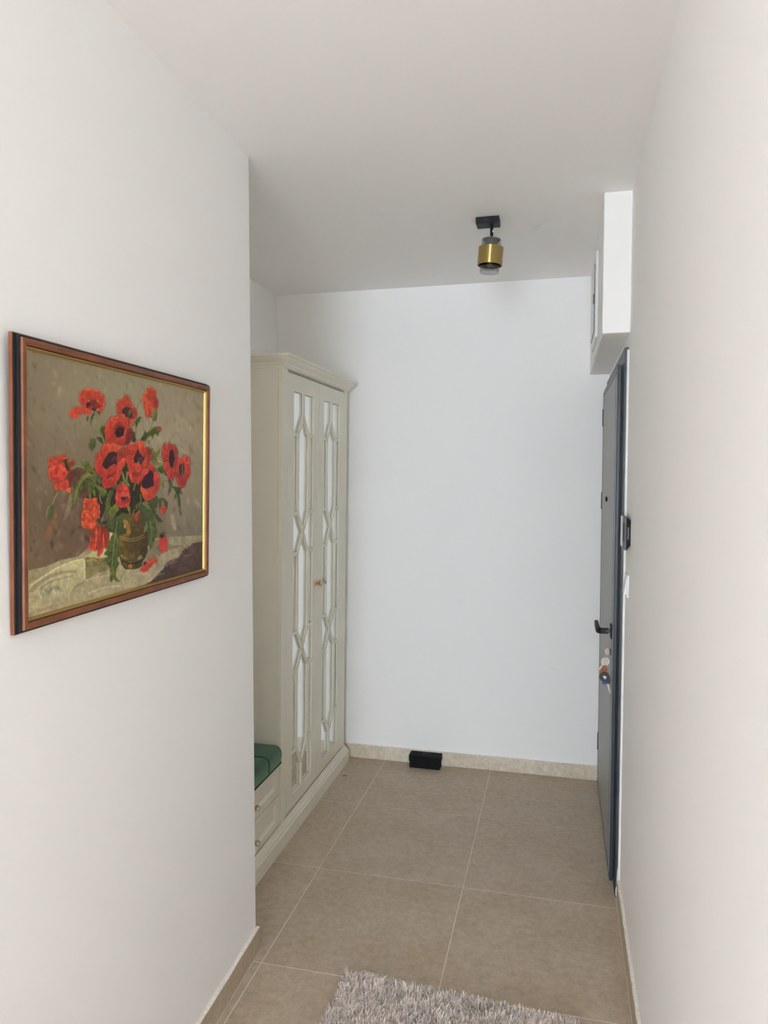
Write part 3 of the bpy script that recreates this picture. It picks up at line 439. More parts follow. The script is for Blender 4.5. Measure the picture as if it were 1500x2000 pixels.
# ---------------------------------------------------------------- the setting
XL, YL, KL = -.9996, 2.2346, -.0305       # left wall face, its far corner, its slight skew
XR, XA, YB, ZC = .2426, -1.606, 3.9557, 2.668
XB, YX, ZX = .1434, 2.8083, 2.158         # bulkhead
X0, Y0, T = -.9549, 2.7755, .6            # tile joints
MOUTH = -2.3                              # where the corridor opens into the room behind the camera
lw = lambda y: XL+KL*(y-YL)
def struct(o, label, cat): return tag(o, label, cat, None, 'structure')
struct(B().prism([(lw(MOUTH), MOUTH), (lw(YL-.004), YL-.004), (XL-.004, YL), (XA, YL), (XA, YL-.14), (XL-.2, YL-.14), (XL-.2, MOUTH)], -.02, ZC).build('wall_left', M['wall']), 'long plain white wall carrying the framed poppy picture', 'wall')
struct(B().box(XA-.15, XA, YL-.14, YB+.15, -.02, ZC).build('wall_alcove', M['wall']), 'white side wall of the alcove behind the wardrobe', 'wall')
struct(B().box(XA, XR+.3, YB, YB+.15, -.02, ZC).build('wall_back', M['wall']), 'white wall at the far end of the hall behind the black box', 'wall')
wr = B().box(XR, XR+.25, MOUTH, 2.862, -.02, ZC); wr.box(XR, XR+.25, 2.862, 3.888, 2.10, ZC); wr.box(XR, XR+.25, 3.888, YB, -.02, ZC)
struct(wr.build('wall_right', M['wall']), 'white wall on the right holding the entrance door and the intercom', 'wall')
struct(B().box(XB, XR, YX, YB, ZX, ZC, .004).build('wall_bulkhead', M['wall']), 'white boxed bulkhead under the ceiling above the entrance door', 'bulkhead')
struct(B().box(RX0-.15, RX1+.15, ROOM_Y-.15, YB+.15, ZC, ZC+.12).build('ceiling', M['ceil']), 'plain matt white ceiling over the hall', 'ceiling')
# the room behind the camera that lets the daylight in
struct(B().box(RX0, XL-.2, MOUTH, MOUTH+.15, -.02, ZC).build('wall_room_front', M['wall']), 'white wall of the room beside the hall mouth', 'wall')
struct(B().box(XR+.25, RX1, MOUTH, MOUTH+.15, -.02, ZC).build('wall_room_corner', M['wall']), 'white room wall right of the hall mouth', 'wall')
def side_wall(x0, x1, name, label):
    s = B().box(x0, x1, ROOM_Y-.15, SIDE[0], -.02, ZC); s.box(x0, x1, SIDE[1], MOUTH+.15, -.02, ZC); s.box(x0, x1, SIDE[0], SIDE[1], -.02, SIDE[2]); s.box(x0, x1, SIDE[0], SIDE[1], SIDE[3], ZC)
    struct(s.build(name, M['wall']), label, 'wall')
side_wall(RX0-.15, RX0, 'wall_room_left', 'white left wall of the daylit room with an added fill window'); side_wall(RX1, RX1+.15, 'wall_room_right', 'white right wall of the daylit room with an added fill window')
for k_, xw in ((2, RX0-.08), (3, RX1+.08)):  # both side windows are added to bring fill light into the hall
    wn = empty('window_%d' % k_, (xw, (SIDE[0]+SIDE[1])/2, SIDE[2]), 'added fill window, white framed, on the %s side of the daylit room' % ('left' if k_ == 2 else 'right'), 'window', 'structure')
    f_ = B(); 
    for y_ in (SIDE[0], (SIDE[0]+SIDE[1])/2-.03, SIDE[1]-.06): f_.box(xw-.03, xw+.03, y_, y_+.06, SIDE[2], SIDE[3])
    for z_ in (SIDE[2], SIDE[3]-.06): f_.box(xw-.03, xw+.03, SIDE[0]+.06, SIDE[1]-.06, z_, z_+.06)
    f_.build('window_frame', M['white'], wn)
    for a_, c_ in ((SIDE[0]+.06, (SIDE[0]+SIDE[1])/2-.03), ((SIDE[0]+SIDE[1])/2+.03, SIDE[1]-.06)): B().box(xw-.003, xw+.003, a_, c_, SIDE[2]+.06, SIDE[3]-.06).build('pane', M['pane'], wn)
ww = B().box(RX0, WIN[0], ROOM_Y-.15, ROOM_Y, -.02, ZC); ww.box(WIN[1], RX1, ROOM_Y-.15, ROOM_Y, -.02, ZC); ww.box(WIN[0], WIN[1], ROOM_Y-.15, ROOM_Y, WIN[3], ZC); ww.box(WIN[0], WIN[1], ROOM_Y-.15, ROOM_Y, -.02, WIN[2])
struct(ww.build('wall_room_window', M['wall']), 'white outer wall around the balcony window', 'wall')
wn = empty('window_1', ((WIN[0]+WIN[1])/2, ROOM_Y-.08, WIN[2]), 'wide white balcony window behind the viewer', 'window', 'structure')
fr = B(); fw = .06
for x in (WIN[0], (WIN[0]+WIN[1])/2-fw/2, WIN[1]-fw): fr.box(x, x+fw, ROOM_Y-.11, ROOM_Y-.05, WIN[2], WIN[3])
for z in (WIN[2], WIN[3]-fw): fr.box(WIN[0]+fw, WIN[1]-fw, ROOM_Y-.11, ROOM_Y-.05, z, z+fw)
fr.build('window_frame', M['white'], wn)
for a, b in ((WIN[0]+fw, (WIN[0]+WIN[1])/2-fw/2), ((WIN[0]+WIN[1])/2+fw/2, WIN[1]-fw)): B().box(a, b, ROOM_Y-.083, ROOM_Y-.077, WIN[2]+fw, WIN[3]-fw).build('pane', M['pane'], wn)

# floor: grout bed and porcelain tiles
fl = empty('floor', (0, 2, -.03), 'beige porcelain tile floor with pale grout joints', 'floor', 'structure')
B().box(RX0, RX1, ROOM_Y, YB, -.03, -.0009).build('grout_bed', M['grout'], fl)
GAP = .0014; TME = {}
def tile_mesh(wx, wy):
    k = (round(wx, 3), round(wy, 3))
    if k not in TME:
        bm = bmesh.new(); bmesh.ops.create_cube(bm, size=1, matrix=Matrix.Diagonal((wx, wy, .006, 1)))
        bmesh.ops.bevel(bm, geom=[e for e in bm.edges if all(v.co.z > 0 for v in e.verts)], offset=.0008, segments=1, affect='EDGES')
        me = bpy.data.meshes.new('tile'); bm.to_mesh(me); bm.free(); me.materials.append(M['tile']); TME[k] = me
    return TME[k]
def lay(x0, x1, y0, y1):
    i0, i1 = math.floor((x0-X0)/T), math.ceil((x1-X0)/T); j0, j1 = math.floor((y0-Y0)/T), math.ceil((y1-Y0)/T)
    for i in range(i0, i1):
        for j in range(j0, j1):
            a, b = max(x0, X0+i*T+GAP), min(x1, X0+(i+1)*T-GAP); c, d = max(y0, Y0+j*T+GAP), min(y1, Y0+(j+1)*T-GAP)
            if b-a < .01 or d-c < .004: continue
            o = bpy.data.objects.new('tile', tile_mesh(b-a, d-c)); COL.objects.link(o); o.parent = fl
            o.location = Vector(((a+b)/2, (c+d)/2, -.003+random.uniform(-.0002, 0)))-Vector((0, 2, -.03))
lay(XA, X0, Y0-T, YB-.0005); lay(X0, XR, MOUTH, YB-.0005); lay(XL, X0, MOUTH, Y0-T); lay(RX0, RX1, ROOM_Y, MOUTH-.002)

# skirting: tile strips with caulked tops
ZB, BT = .0755, .012
def drips(b, p0, p1, nrm, n, z, dep=BT, amp=.004):
    """uneven bead of plaster lying along the top of a skirting"""
    p0, p1, nrm = Vector(p0), Vector(p1), Vector(nrm); V = []; F = []
    for i in range(n+1):
        q = p0.lerp(p1, i/n); d = dep*random.uniform(.72, 1.0); h = amp*random.uniform(.1, 1)
        V += [q+Vector((0, 0, z)), q+nrm*d+Vector((0, 0, z)), q+nrm*d*.8+Vector((0, 0, z+h*.7)), q+Vector((0, 0, z+h*1.6))]
    for i in range(n):
        for k in range(4): a = i*4+k; c = i*4+(k+1) % 4; F.append((a, c, c+4, a+4))
    F += [(0, 3, 2, 1), (n*4, n*4+1, n*4+2, n*4+3)]
    return b.add(V, F)
bb = empty('baseboard_back', (-.5, YB-BT/2, 0), 'beige tile skirting along the far wall behind the box', 'skirting', 'structure')
xs = [-1.6, X0-T, X0, X0+T, XR]
for a, b in zip(xs[1:], xs[2:]): B().box(a+.0016, b-.0016, YB-BT, YB, 0, ZB, .0015).build('skirting_tile', M['skirt_lit'], bb)
B().box(xs[1], XR, YB-BT+.001, YB, .0, ZB-.002).build('grout', M['grout'], bb)
drips(B(), (xs[1], YB, 0), (XR-.03, YB, 0), (0, -1, 0), 90, ZB, amp=.0016).build('caulk', M['caulk'], bb)
br = empty('baseboard_right', (XR-BT/2, 1.6, 0), 'tile skirting with rough plaster top beside the entrance door', 'skirting', 'structure')
ys = [MOUTH, -.18, .42, 1.02, 1.62, 2.03, 2.835]
for a, b in zip(ys, ys[1:]):
    if b-a > .02: B().box(XR-BT, XR, a+.0015, b-.0015, 0, ZB, .0012).build('skirting_tile', M['tile'], br)
B().box(XR-BT+.001, XR, MOUTH, 2.834, 0, ZB-.002).build('grout', M['grout'], br)
drips(B(), (XR, MOUTH+.01, 0), (XR, 2.834, 0), (-1, 0, 0), 150, ZB, amp=.006).build('caulk', M['caulk'], br)
bl = empty('baseboard_left', (XL, 1.4, 0), 'beige tile skirting at the foot of the picture wall', 'skirting', 'structure')
tv = Vector((KL, 1, 0)).normalized(); nv = Vector((1, -KL, 0)).normalized()
def lbox(b, y0, y1, d, z0, z1):
    p = [Vector((lw(y), y, 0))+nv*k for y, k in ((y0, 0), (y0, d), (y1, d), (y1, 0))]; return b.prism([(q.x, q.y) for q in p], z0, z1)
for a, b in ((MOUTH, -.25), (-.247, .38), (.383, .98), (.983, 1.58), (1.583, 2.178), (2.181, YL+.010)): lbox(B(), a, b, BT, 0, ZB).build('skirting_tile', M['tile'], bl)
lbox(B(), MOUTH, YL, BT-.001, 0, ZB-.003).build('grout', M['grout'], bl)
drips(B(), (lw(MOUTH+.01), MOUTH+.01, 0), (lw(YL+.008), YL+.008, 0), nv, 110, ZB, amp=.003).build('caulk', M['caulk'], bl)

B().box(XR-BT-.0030, XR-BT, MOUTH, 2.846, -.0005, .0012).build('grout_line', M['footgrout'], br)
lbox(B(), MOUTH, YL+.010, BT+.0026, -.0005, .0010).build('grout_line', M['footgrout'], bl)
B().box(X0-.19, XR-.04, YB-BT-.0022, YB-BT, -.0005, .0009).build('grout_line', M['footgrout'], bb)

# ---------------------------------------------------------------- entrance door
dr = empty('door_1', (XR, 3.37, 0), 'dark slate steel entrance door with black lever in the right wall', 'door', 'structure')
FX = .2275                                  # front plane of the frame
j = B().box(FX, .40, 2.852, 2.925, 0, 2.112, .002); j.build('door_jamb', M['frame'], dr)
B().box(FX, .40, 3.865, 3.903, 0, 2.112, .002).build('door_jamb', M['frame'], dr)
B().box(FX, .40, 2.925, 3.865, 2.052, 2.112, .002).build('door_head', M['frame'], dr)
B().box(FX-.0009, FX+.05, 2.8575, 2.944, .0, 2.056).build('black_jamb_strip', M['rubber'], dr)  # black strip, wide enough to cover the jamb face beside the leaf
LX = .2085
lf = B().box(LX+.0015, .2250, 2.942, 3.842, .012, 2.061, .003); lf.box(.2250, .300, 2.958, 3.852, .014, 2.045)
leaf = lf.build('door_leaf', M['leafedge'], dr)
B().box(LX, LX+.0035, 2.9475, 3.838, .045, 2.042, .0012).build('door_panel', M['leaf'], leaf)
for y in (2.985, 2.998): B().box(LX-.0006, LX, y, y+.003, .046, 2.041).build('panel_groove', M['leafedge'], leaf)
B().box(LX-.0008, LX, 2.9475, 3.838, 2.030, 2.0335).build('panel_groove', M['rubber'], leaf)
B().box(LX-.001, LX+.016, 3.839, 3.846, .03, 2.05).build('far_edge_strip', M['rubber'], leaf)  # thin black strip along the far edge of the leaf
for z0, z1 in ((1.882, 1.968), (1.461, 1.548), (.204, .294)):
    B().lathe([(.0072, 0), (.0072, z1-z0)], (LX+.0035, 3.852, z0), n=14).build('hinge', M['black'], dr, True)
# lever handle
hd = B().box(LX-.006, LX, 2.975, 3.027, .983, 1.036, .0015).build('handle', M['black'], dr)
B().lathe([(.0085, 0), (.0085, .018)], (LX-.022, 3.001, 1.010), 'x', 16).build('handle_neck', M['greypl'], hd, True)
lv = B(); prof = [(-.010, -.011), (.010, -.011), (.010, .011), (-.010, .011)]
path = [(LX-.014, 3.001, 1.010), (.175, 3.001, 1.009), (.1685, 3.0025, 1.009), (.1625, 3.007, 1.009), (.1585, 3.013, 1.0095), (.1560, 3.021, 1.011), (.155, 3.032, 1.012), (.155, 3.135, 1.014)]
V = []; F = []
for i, p in enumerate(path):
    p = Vector(p); a = Vector(path[max(i-1, 0)]); b = Vector(path[min(i+1, len(path)-1)]); t = (b-a).normalized(); sdir = Vector((-t.y, t.x, 0)).normalized()
    for u, v_ in prof: V.append(p+sdir*u*.72+Vector((0, 0, v_)))
for i in range(len(path)-1):
    for k in range(4): F.append((i*4+k, i*4+(k+1) % 4, i*4+4+(k+1) % 4, i*4+4+k))
F += [(3, 2, 1, 0), tuple(len(path)*4-4+k for k in range(4))]
lv.add(V, F).build('lever', M['black'], hd, True)
B().lathe([(.013, 0), (.012, .006), (.010, .008)], (LX-.008, 3.001, .925), 'x', 20).build('lock_cylinder', M['steel'], dr, True)
vw = B().lathe([(.012, 0), (.012, .004), (.007, .008)], (LX-.009, 3.392, 1.527), 'x', 20).build('door_viewer', M['black'], dr, True)
B().lathe([(.005, 0), (.004, .002)], (LX-.0108, 3.392, 1.527), 'x', 14).build('lens', M['crystal'], vw, True)
B().box(FX+.008, XR+.002, 2.832, 2.853, .0, 2.10, .0015).build('filler_strip', M['filler'], dr)
sm = B()
for pts in ([(.231, .050), (.236, .055), (.2405, .12), (.2415, .21), (.240, .25), (.2365, .22), (.238, .15), (.233, .10)], [(.2395, .29), (.2415, .30), (.2415, .40), (.2385, .44), (.2395, .36)], [(.229, .006), (.2335, .005), (.2345, .03), (.231, .045), (.2285, .03)]):
    sm.prismy(pts, 2.8506, 2.8530)
sm.build('plaster_smear', M['filler'], dr)

# ---------------------------------------------------------------- electric panel on the bulkhead
ep = empty('electrical_panel', (XB, 3.33, 2.21), 'white flush electrical panel cover on the side of the bulkhead', 'panel')
B().box(XB-.012, XB, 3.14, 3.545, 2.205, 2.56, .004).build('cover_frame', M['white'], ep)
pd = B().box(XB-.0145, XB-.0118, 3.20, 3.50, 2.245, 2.52, .001).build('panel_door', M['white'], ep)
B().box(XB-.0140, XB-.0120, 3.1985, 3.20, 2.243, 2.522).build('door_gap', M['shadowgap'], ep)
B().box(XB-.0140, XB-.0120, 3.20, 3.50, 2.2434, 2.245).build('door_gap', M['shadowgap'], ep)
B().box(XB-.0175, XB-.0144, 3.212, 3.24, 2.362, 2.400, .001).build('latch', M['blackpl'], pd)
B().box(XB-.0185, XB-.0174, 3.210, 3.236, 2.371, 2.391, .0004).build('latch_button', M['white'], pd)

# ---------------------------------------------------------------- wardrobe with mirrored lattice doors
FXW = -1.18
wd = empty('wardrobe', (-1.39, 3.385, 0), 'tall cream wardrobe with two lattice-fronted mirror doors and cornice', 'wardrobe')
YA, YZ = 2.905, 3.865
bd = B().box(-1.595, FXW-.0205, YA, YZ, .0, 2.098); bd.shear().build('body', M['cream'], wd)
for a, b in ((YA, 2.966), (3.804, YZ)): B().box(FXW-.0195, FXW, a, b, .09, 2.097, .0008).shear().build('face_stile', M['cream'], wd)
B().box(FXW-.0195, FXW-.010, 2.967, 3.803, 2.0905, 2.0975).shear().build('top_rail', M['cream'], wd)
B().box(FXW-.0203, FXW-.0195, 2.967, 3.803, .09, 2.0875).shear().build('inner_shadow_board', M['shadowgap'], wd)  # dark sheet painting the shade seen through the door gaps
def moulding(b, prof, path):
    """sweep a (out, z) profile along a plan path given as (x, y, nx, ny): mitred corners"""
    n = len(prof); V = []; F = []
    for x, y, nx_, ny_ in path:
        for o_, z in prof: V.append((x+nx_*o_, y+ny_*o_, z))
    for i in range(len(path)-1):
        for k in range(n): F.append((i*n+k, i*n+(k+1) % n, (i+1)*n+(k+1) % n, (i+1)*n+k))
    F += [tuple(range(n)), tuple((len(path)-1)*n+k for k in range(n-1, -1, -1))]
    return b.add(V, F)
crown = [(-.004, 2.094), (.006, 2.094), (.0065, 2.099), (.010, 2.101), (.014, 2.106), (.016, 2.112), (.022, 2.116), (.0235, 2.118), (.028, 2.121), (.034, 2.127), (.0365, 2.134), (.042, 2.1355), (.044, 2.137), (.044, 2.1465), (-.004, 2.1465)]
moulding(B(), crown, [(-1.595, YA, 0, -1), (FXW, YA, 1, -1), (FXW, YZ, 1, 1), (-1.595, YZ, 0, 1)]).shear().build('cornice', M['cream'], wd)
B().box(-1.595, FXW-.004, YA+.004, YZ-.004, 2.098, 2.146).shear().build('top_board', M['cream'], wd)
plp = [(-.0005, 0), (.024, 0), (.024, .061), (.0225, .0635), (.018, .065), (.0175, .074), (.0155, .077), (.011, .079), (.0095, .087), (.006, .090), (.005, .098), (-.0005, .098)]
moulding(B(), plp, [(FXW, YA, 1, 0), (FXW, YZ, 1, 1), (-1.59, YZ, 0, 1)]).build('plinth', M['cream'], wd)
OZ0, OZ1 = .166, 2.008
ZS = dict(a=1.905, v1=1.818, x1u=1.460, x1=1.368, x1l=1.276, x2u=.912, x2=.822, x2l=.732, v2=.362, b=.272)
def knob(b_parent, x, y, z, lean=0):
    k = B().lathe([(.0085, 0), (.0085, .003), (.006, .005), (.0055, .012), (.0065, .014), (.0125, .024), (.0135, .026)], (x, y, z), 'x', 18).build('knob', M['brass'], b_parent, True)
    # cut-glass head; stays part of the knob mesh level, so it sits on the same parent
    B().lathe([(.0125, .0255), (.0145, .029), (.0140, .0325), (.0085, .0375), (.0045, .0385)], (x, y, z), 'x', 8).build('crystal_head', M['crystal'], b_parent)
    return k
def wardrobe_door(y0, y1, a0, a1, ky):
    d = ring_x(B(), y0, y1, .1025, 2.0830, a0, a1, OZ0, OZ1, FXW-.0114, FXW).shear().build('door', M['cream'], wd)
    B().box(FXW-.0160, FXW-.0124, a0-.01, a1+.01, OZ0-.01, OZ1+.01).shear().build('mirror', M['mirror'], d, label='mirror glass behind the lattice')
    c = (a0+a1)/2; l, r = c-.068, c+.072; hw = .0085
    def bar(p, q):
        (ya, za), (yb, zb) = p, q; L = math.hypot(yb-ya, zb-za); n = (-(zb-za)/L*hw, (yb-ya)/L*hw)
        poly = [(ya-n[0], za-n[1]), (yb-n[0], zb-n[1]), (yb+n[0], zb+n[1]), (ya+n[0], za+n[1])]
        B().prismx(poly, FXW-.0114, FXW-.0012).shear().build('lattice_bar', M['cream'], d)
    bar((c, OZ1), (c, ZS['a'])); bar((c, ZS['b']), (c, OZ0))
    for (zt, zm) in ((ZS['a'], ZS['v1']), (ZS['b'], ZS['v2'])):
        bar((c, zt), (l, zm)); bar((c, zt), (r, zm))
    for x in (l, r):
        bar((x, ZS['v1']), (x, ZS['x1u'])); bar((x, ZS['x1l']), (x, ZS['x2u'])); bar((x, ZS['x2l']), (x, ZS['v2']))
    for u, m_, w_ in (('x1u', 'x1', 'x1l'), ('x2u', 'x2', 'x2l')):
        bar((l, ZS[u]), (r, ZS[w_])); bar((r, ZS[u]), (l, ZS[w_]))
    for k in ('v1', 'x1u', 'x1l', 'x2u', 'x2l', 'v2'):
        bar((a0, ZS[k]), (l, ZS[k])); bar((r, ZS[k]), (a1, ZS[k]))
    kz = 1.100; knob(d, FXW+.0135*(kz-.1), ky, kz)
    return d
wardrobe_door(2.9663, 3.3842, 3.042, 3.310, 3.356)
wardrobe_door(3.3851, 3.8037, 3.460, 3.728, 3.416)

# ---------------------------------------------------------------- drawer bench and cushion
bn = empty('drawer_bench', (-1.39, 2.62, 0), 'low cream bench with two drawers beside the tall wardrobe', 'bench')
b0, b1 = 2.342, 2.9035
B().box(-1.595, FXW-.0195, b0, b1, 0, .372).build('body', M['cream'], bn)
B().box(-1.595, FXW-.002, b0, b1, .372, .3795, .0008).build('seat_board', M['cream'], bn)
B().box(FXW-.0195, FXW, 2.8885, b1, .098, .3715).build('face_stile', M['cream'], bn)
B().box(FXW-.0195, FXW, b0, 2.354, .098, .3715).build('face_stile', M['cream'], bn)
moulding(B(), plp, [(FXW, b0, 1, 0), (FXW, YA, 1, 0)]).build('plinth', M['cream'], bn)
def drawer(z0, z1, kz):
    y0, y1 = 2.3555, 2.887; a0, a1, c0, c1 = y0+.036, y1-.036, z0+.032, z1-.026
    b = B(); rings = [(0, FXW), (.0, FXW), (.004, FXW-.0032), (.0065, FXW-.0036), (.013, FXW-.0065)]
    O = [(y0, z0), (y1, z0), (y1, z1), (y0, z1)]; Vv = [(FXW-.019, y, z) for y, z in O]+[(FXW, y, z) for y, z in O]; Ff = [(3, 2, 1, 0)]+[(i, (i+1) % 4, 4+(i+1) % 4, 4+i) for i in range(4)]
    prev = 4
    for s_, x in rings[1:]:
        k = len(Vv); Vv += [(x, a0+s_, c0+s_), (x, a1-s_, c0+s_), (x, a1-s_, c1-s_), (x, a0+s_, c1-s_)]
        Ff += [(prev+i, prev+(i+1) % 4, k+(i+1) % 4, k+i) for i in range(4)]; prev = k
    Ff.append((prev, prev+1, prev+2, prev+3))
    d = b.add(Vv, Ff).build('drawer', M['cream'], bn)
    knob(d, FXW-.0065, 2.612, kz)
drawer(.2425, .3710, .3065); drawer(.1015, .2395, .163)
# cushion: quilted velvet
nu, nv_ = 150, 90
cx0, cx1, cy0, cy1, cz0, cz1 = -1.592, -1.166, 2.356, 2.893, .3875, .4600
Vc = []; 
def cushion_point(a, b_):
    # a 0..1 along y; b_ runs from the back bottom edge over the top to the front bottom edge
    y = cy0+(cy1-cy0)*a; seg = b_*3
    dch = (y-2.742)/.165; g = abs(dch-round(dch)); groove = math.exp(-(g/.045)**2)
    endr = min(1, min(a, 1-a)/.022); er = math.sqrt(max(0, 1-(1-endr)**2))
    H = (cz1-cz0)
    R = .030; Lx = cx1-cx0
    # profile: rounded box
    s_tot = H-R+R*math.pi/2+(Lx-2*R)+R*math.pi/2+H-R; s = b_*s_tot
    if s < H-R: p = (cx0, s); nrm = (-1, 0)
    elif s < H-R+R*math.pi/2: t = (s-(H-R))/R; p = (cx0+R-R*math.cos(t), H-R+R*math.sin(t)); nrm = (-math.cos(t), math.sin(t))
    elif s < H-R+R*math.pi/2+Lx-2*R: q = s-(H-R+R*math.pi/2); p = (cx0+R+q, H); nrm = (0, 1)
    elif s < H-R+R*math.pi+Lx-2*R: t = (s-(H-R+R*math.pi/2+Lx-2*R))/R; p = (cx1-R+R*math.sin(t), H-R+R*math.cos(t)); nrm = (math.sin(t), math.cos(t))
    else: q = s-(H-R+R*math.pi+Lx-2*R); p = (cx1, H-R-q); nrm = (1, 0)
    puff = .006*math.sin(math.pi*min(1, max(0, p[1]/H)))*(1 if nrm[0] else 1)
    xx_ = (p[0]-cx0)/Lx; g2 = abs((p[0]-(-1.235))/.17-round((p[0]-(-1.235))/.17)); gr2 = math.exp(-(g2/.05)**2) if nrm[1] > .5 else 0
    off = puff*.6-.0050*groove*(1 if p[1] > .012 else .3)-.0008*gr2
    mid = (cx0+cx1)/2
    X = p[0]+nrm[0]*off; Z = p[1]+nrm[1]*off
    X = mid+(X-mid)*(.965+.035*er); Z = Z*(.80+.20*er) if Z > 0 else Z
    return (X, y, cz0+max(0, Z))
Vc = [cushion_point(i/nu, k/nv_) for i in range(nu+1) for k in range(nv_+1)]
Fc = [(i*(nv_+1)+k, i*(nv_+1)+k+1, (i+1)*(nv_+1)+k+1, (i+1)*(nv_+1)+k) for i in range(nu) for k in range(nv_)]
Fc += [tuple(range(nv_, -1, -1)), tuple(nu*(nv_+1)+k for k in range(nv_+1))]
Fc += [(i*(nv_+1), (i+1)*(nv_+1), (i+1)*(nv_+1)+nv_, i*(nv_+1)+nv_) for i in range(nu)]
cu = empty('seat_cushion', (-1.38, 2.62, .3796), 'dark green velvet quilted cushion lying on the drawer bench', 'cushion')
B().add(Vc, Fc).build('velvet_cover', M['velvet'], cu, True)
B().box(cx0+.004, cx1+.0005, cy0+.004, cy1-.003, .3796, .3868).build('gap_shade_board', M['shadowgap'], cu)  # dark strip painting the shaded gap under the cushion

# ---------------------------------------------------------------- poppy picture
th = -KL*1.0; th = math.atan(-KL)
s0, s1, pz0, pz1 = -1.141, -.374, 1.347, 1.891
root = Vector((XL, YL, 0))+tv*((s0+s1)/2)+Vector((0, 0, pz0))+nv*.0015
pic = bpy.data.objects.new('framed_picture', None); COL.objects.link(pic); pic.location = root; pic.empty_display_size = .05
pic.rotation_euler = (Matrix.Rotation(math.atan(-KL), 3, 'Z')@Matrix.Rotation(.022, 3, 'Y')).to_euler(); WLOC[pic.name] = Vector((0, 0, 0))
tag(pic, 'still life print of red poppies in a brown wood frame hanging on the wall', 'picture')
PW, PH = s1-s0, pz1-pz0                     # local axes: x out of the wall, y along the wall, z up
def frame_ring(prof, name, m):
    """prof: list of (inset from the outer edge, out from the wall) swept round the picture"""
    b = B(); n = len(prof); V = []; F = []
    for sy, sz in ((-1, 0), (1, 0), (1, 1), (-1, 1)):
        for i_, o_ in prof: V.append((o_, sy*(PW/2-i_), (i_ if sz == 0 else PH-i_)))
    for c in range(4):
        d = (c+1) % 4
        for k in range(n): F.append((c*n+k, d*n+k, d*n+(k+1) % n, c*n+(k+1) % n))
    return b.add(V, F).build(name, m, pic, True)
frame_ring([(0, 0), (0, .0075), (.0015, .0080), (.0015, 0)], 'outer_moulding', M['wood'])
frame_ring([(.0015, 0), (.0010, .0079), (.0022, .0105), (.0034, .0100), (.0036, .0150), (.0056, .0185), (.0074, .0180), (.0078, .0175), (.0078, 0)], 'black_moulding', M['ebony'])
frame_ring([(.0078, .001), (.0078, .0205), (.0088, .0225), (.0110, .0235), (.0180, .0228), (.0198, .0212), (.0205, .0195), (.0205, .001)], 'inner_moulding', M['wood'])
frame_ring([(.0205, .001), (.0205, .0170), (.0222, .0172), (.0225, .001)], 'shadow_line', M['ebony'])
frame_ring([(.0222, .001), (.0222, .0190), (.0236, .0192), (.0268, .0145), (.0272, .0120), (.0272, .001)], 'gilt_slip', M['gold'])
sample, _ = paint_poppies()
gu, gv = 430, 330
ci = .0262; u = np.linspace(0, 1, gu+1); v = np.linspace(0, 1, gv+1); UU, VV = np.meshgrid(u, v, indexing='ij')
col = sample(UU, VV); colL = np.where(col <= .04045, col/12.92, ((col+.055)/1.055)**2.4)
me = bpy.data.meshes.new('canvas'); nvv = (gu+1)*(gv+1); me.vertices.add(nvv)
co = np.stack([np.full(UU.shape, .0125), -PW/2+ci+UU*(PW-2*ci), ci+VV*(PH-2*ci)], -1).reshape(-1, 3); me.vertices.foreach_set('co', co.astype(np.float32).ravel())
ii, jj = np.meshgrid(np.arange(gu), np.arange(gv), indexing='ij'); a = (ii*(gv+1)+jj).ravel(); q = np.stack([a, a+(gv+1), a+(gv+1)+1, a+1], -1)
me.loops.add(q.size); me.loops.foreach_set('vertex_index', q.ravel().astype(np.int32)); me.polygons.add(len(q)); me.polygons.foreach_set('loop_start', (np.arange(len(q))*4).astype(np.int32)); me.update(calc_edges=True)
at = me.color_attributes.new('Col', 'FLOAT_COLOR', 'POINT'); at.data.foreach_set('color', np.concatenate([colL.reshape(-1, 3), np.ones((nvv, 1))], 1).astype(np.float32).ravel())
link('painted_canvas', me, M['canvas'], pic)['label'] = 'print of red poppies in a brass vase on a white cloth'
B().box(.001, .0105, -PW/2+.01, PW/2-.01, .01, PH-.01).build('backing_board', M['shadowgap'], pic)

# ---------------------------------------------------------------- ceiling lamp
lp = empty('ceiling_lamp', (-.296, 2.985, 2.43), 'small ceiling spot with brass sleeve and smoked glass cylinder', 'lamp')
B().box(-.343, -.250, 2.951, 3.021, 2.643, ZC, .0012).build('mounting_plate', M['black'], lp)
B().box(-.308, -.289, 2.9455, 2.952, 2.647, 2.661, .001).build('swivel_catch', M['blackpl'], lp)
B().box(-.251, -.2475, 2.962, 2.972, 2.644, 2.655).build('side_screw', M['blackpl'], lp)
LX0, LY0 = -.2815, 2.985
B().lathe([(.0064, 2.590), (.0064, 2.645)], (LX0, LY0, 0), n=16).build('rod', M['black'], lp, True)
B().box(LX0+.0035, LX0+.0075, LY0-.0072, LY0-.0035, 2.613, 2.621).build('sticker', M['white'], lp)
TM = Matrix.Rotation(.065, 3, 'Y'); LC = (LX0, LY0, 2.590)
def lz(p): return [(r, h) for r, h in p]
gl = B().lathe([(.0395, -.006), (.0395, -.136), (.0375, -.136), (.0375, -.006)], LC, n=40, tilt=TM, cap=False); gl.f += [(3*40+k, 3*40+(k+1) % 40, (k+1) % 40, k) for k in range(40)]
gl.build('glass_cylinder', M['smoke'], lp, True)
B().lathe([(.0374, -.1340), (.0374, -.1355)], LC, n=40, tilt=TM).build('glass_base', M['smoke'], lp)
B().lathe([(.0495, -.036), (.0503, -.037), (.0503, -.107), (.0495, -.108), (.0478, -.108), (.0478, -.036)], LC, n=48, tilt=TM, cap=False).build('brass_sleeve', M['satin'], lp, True)
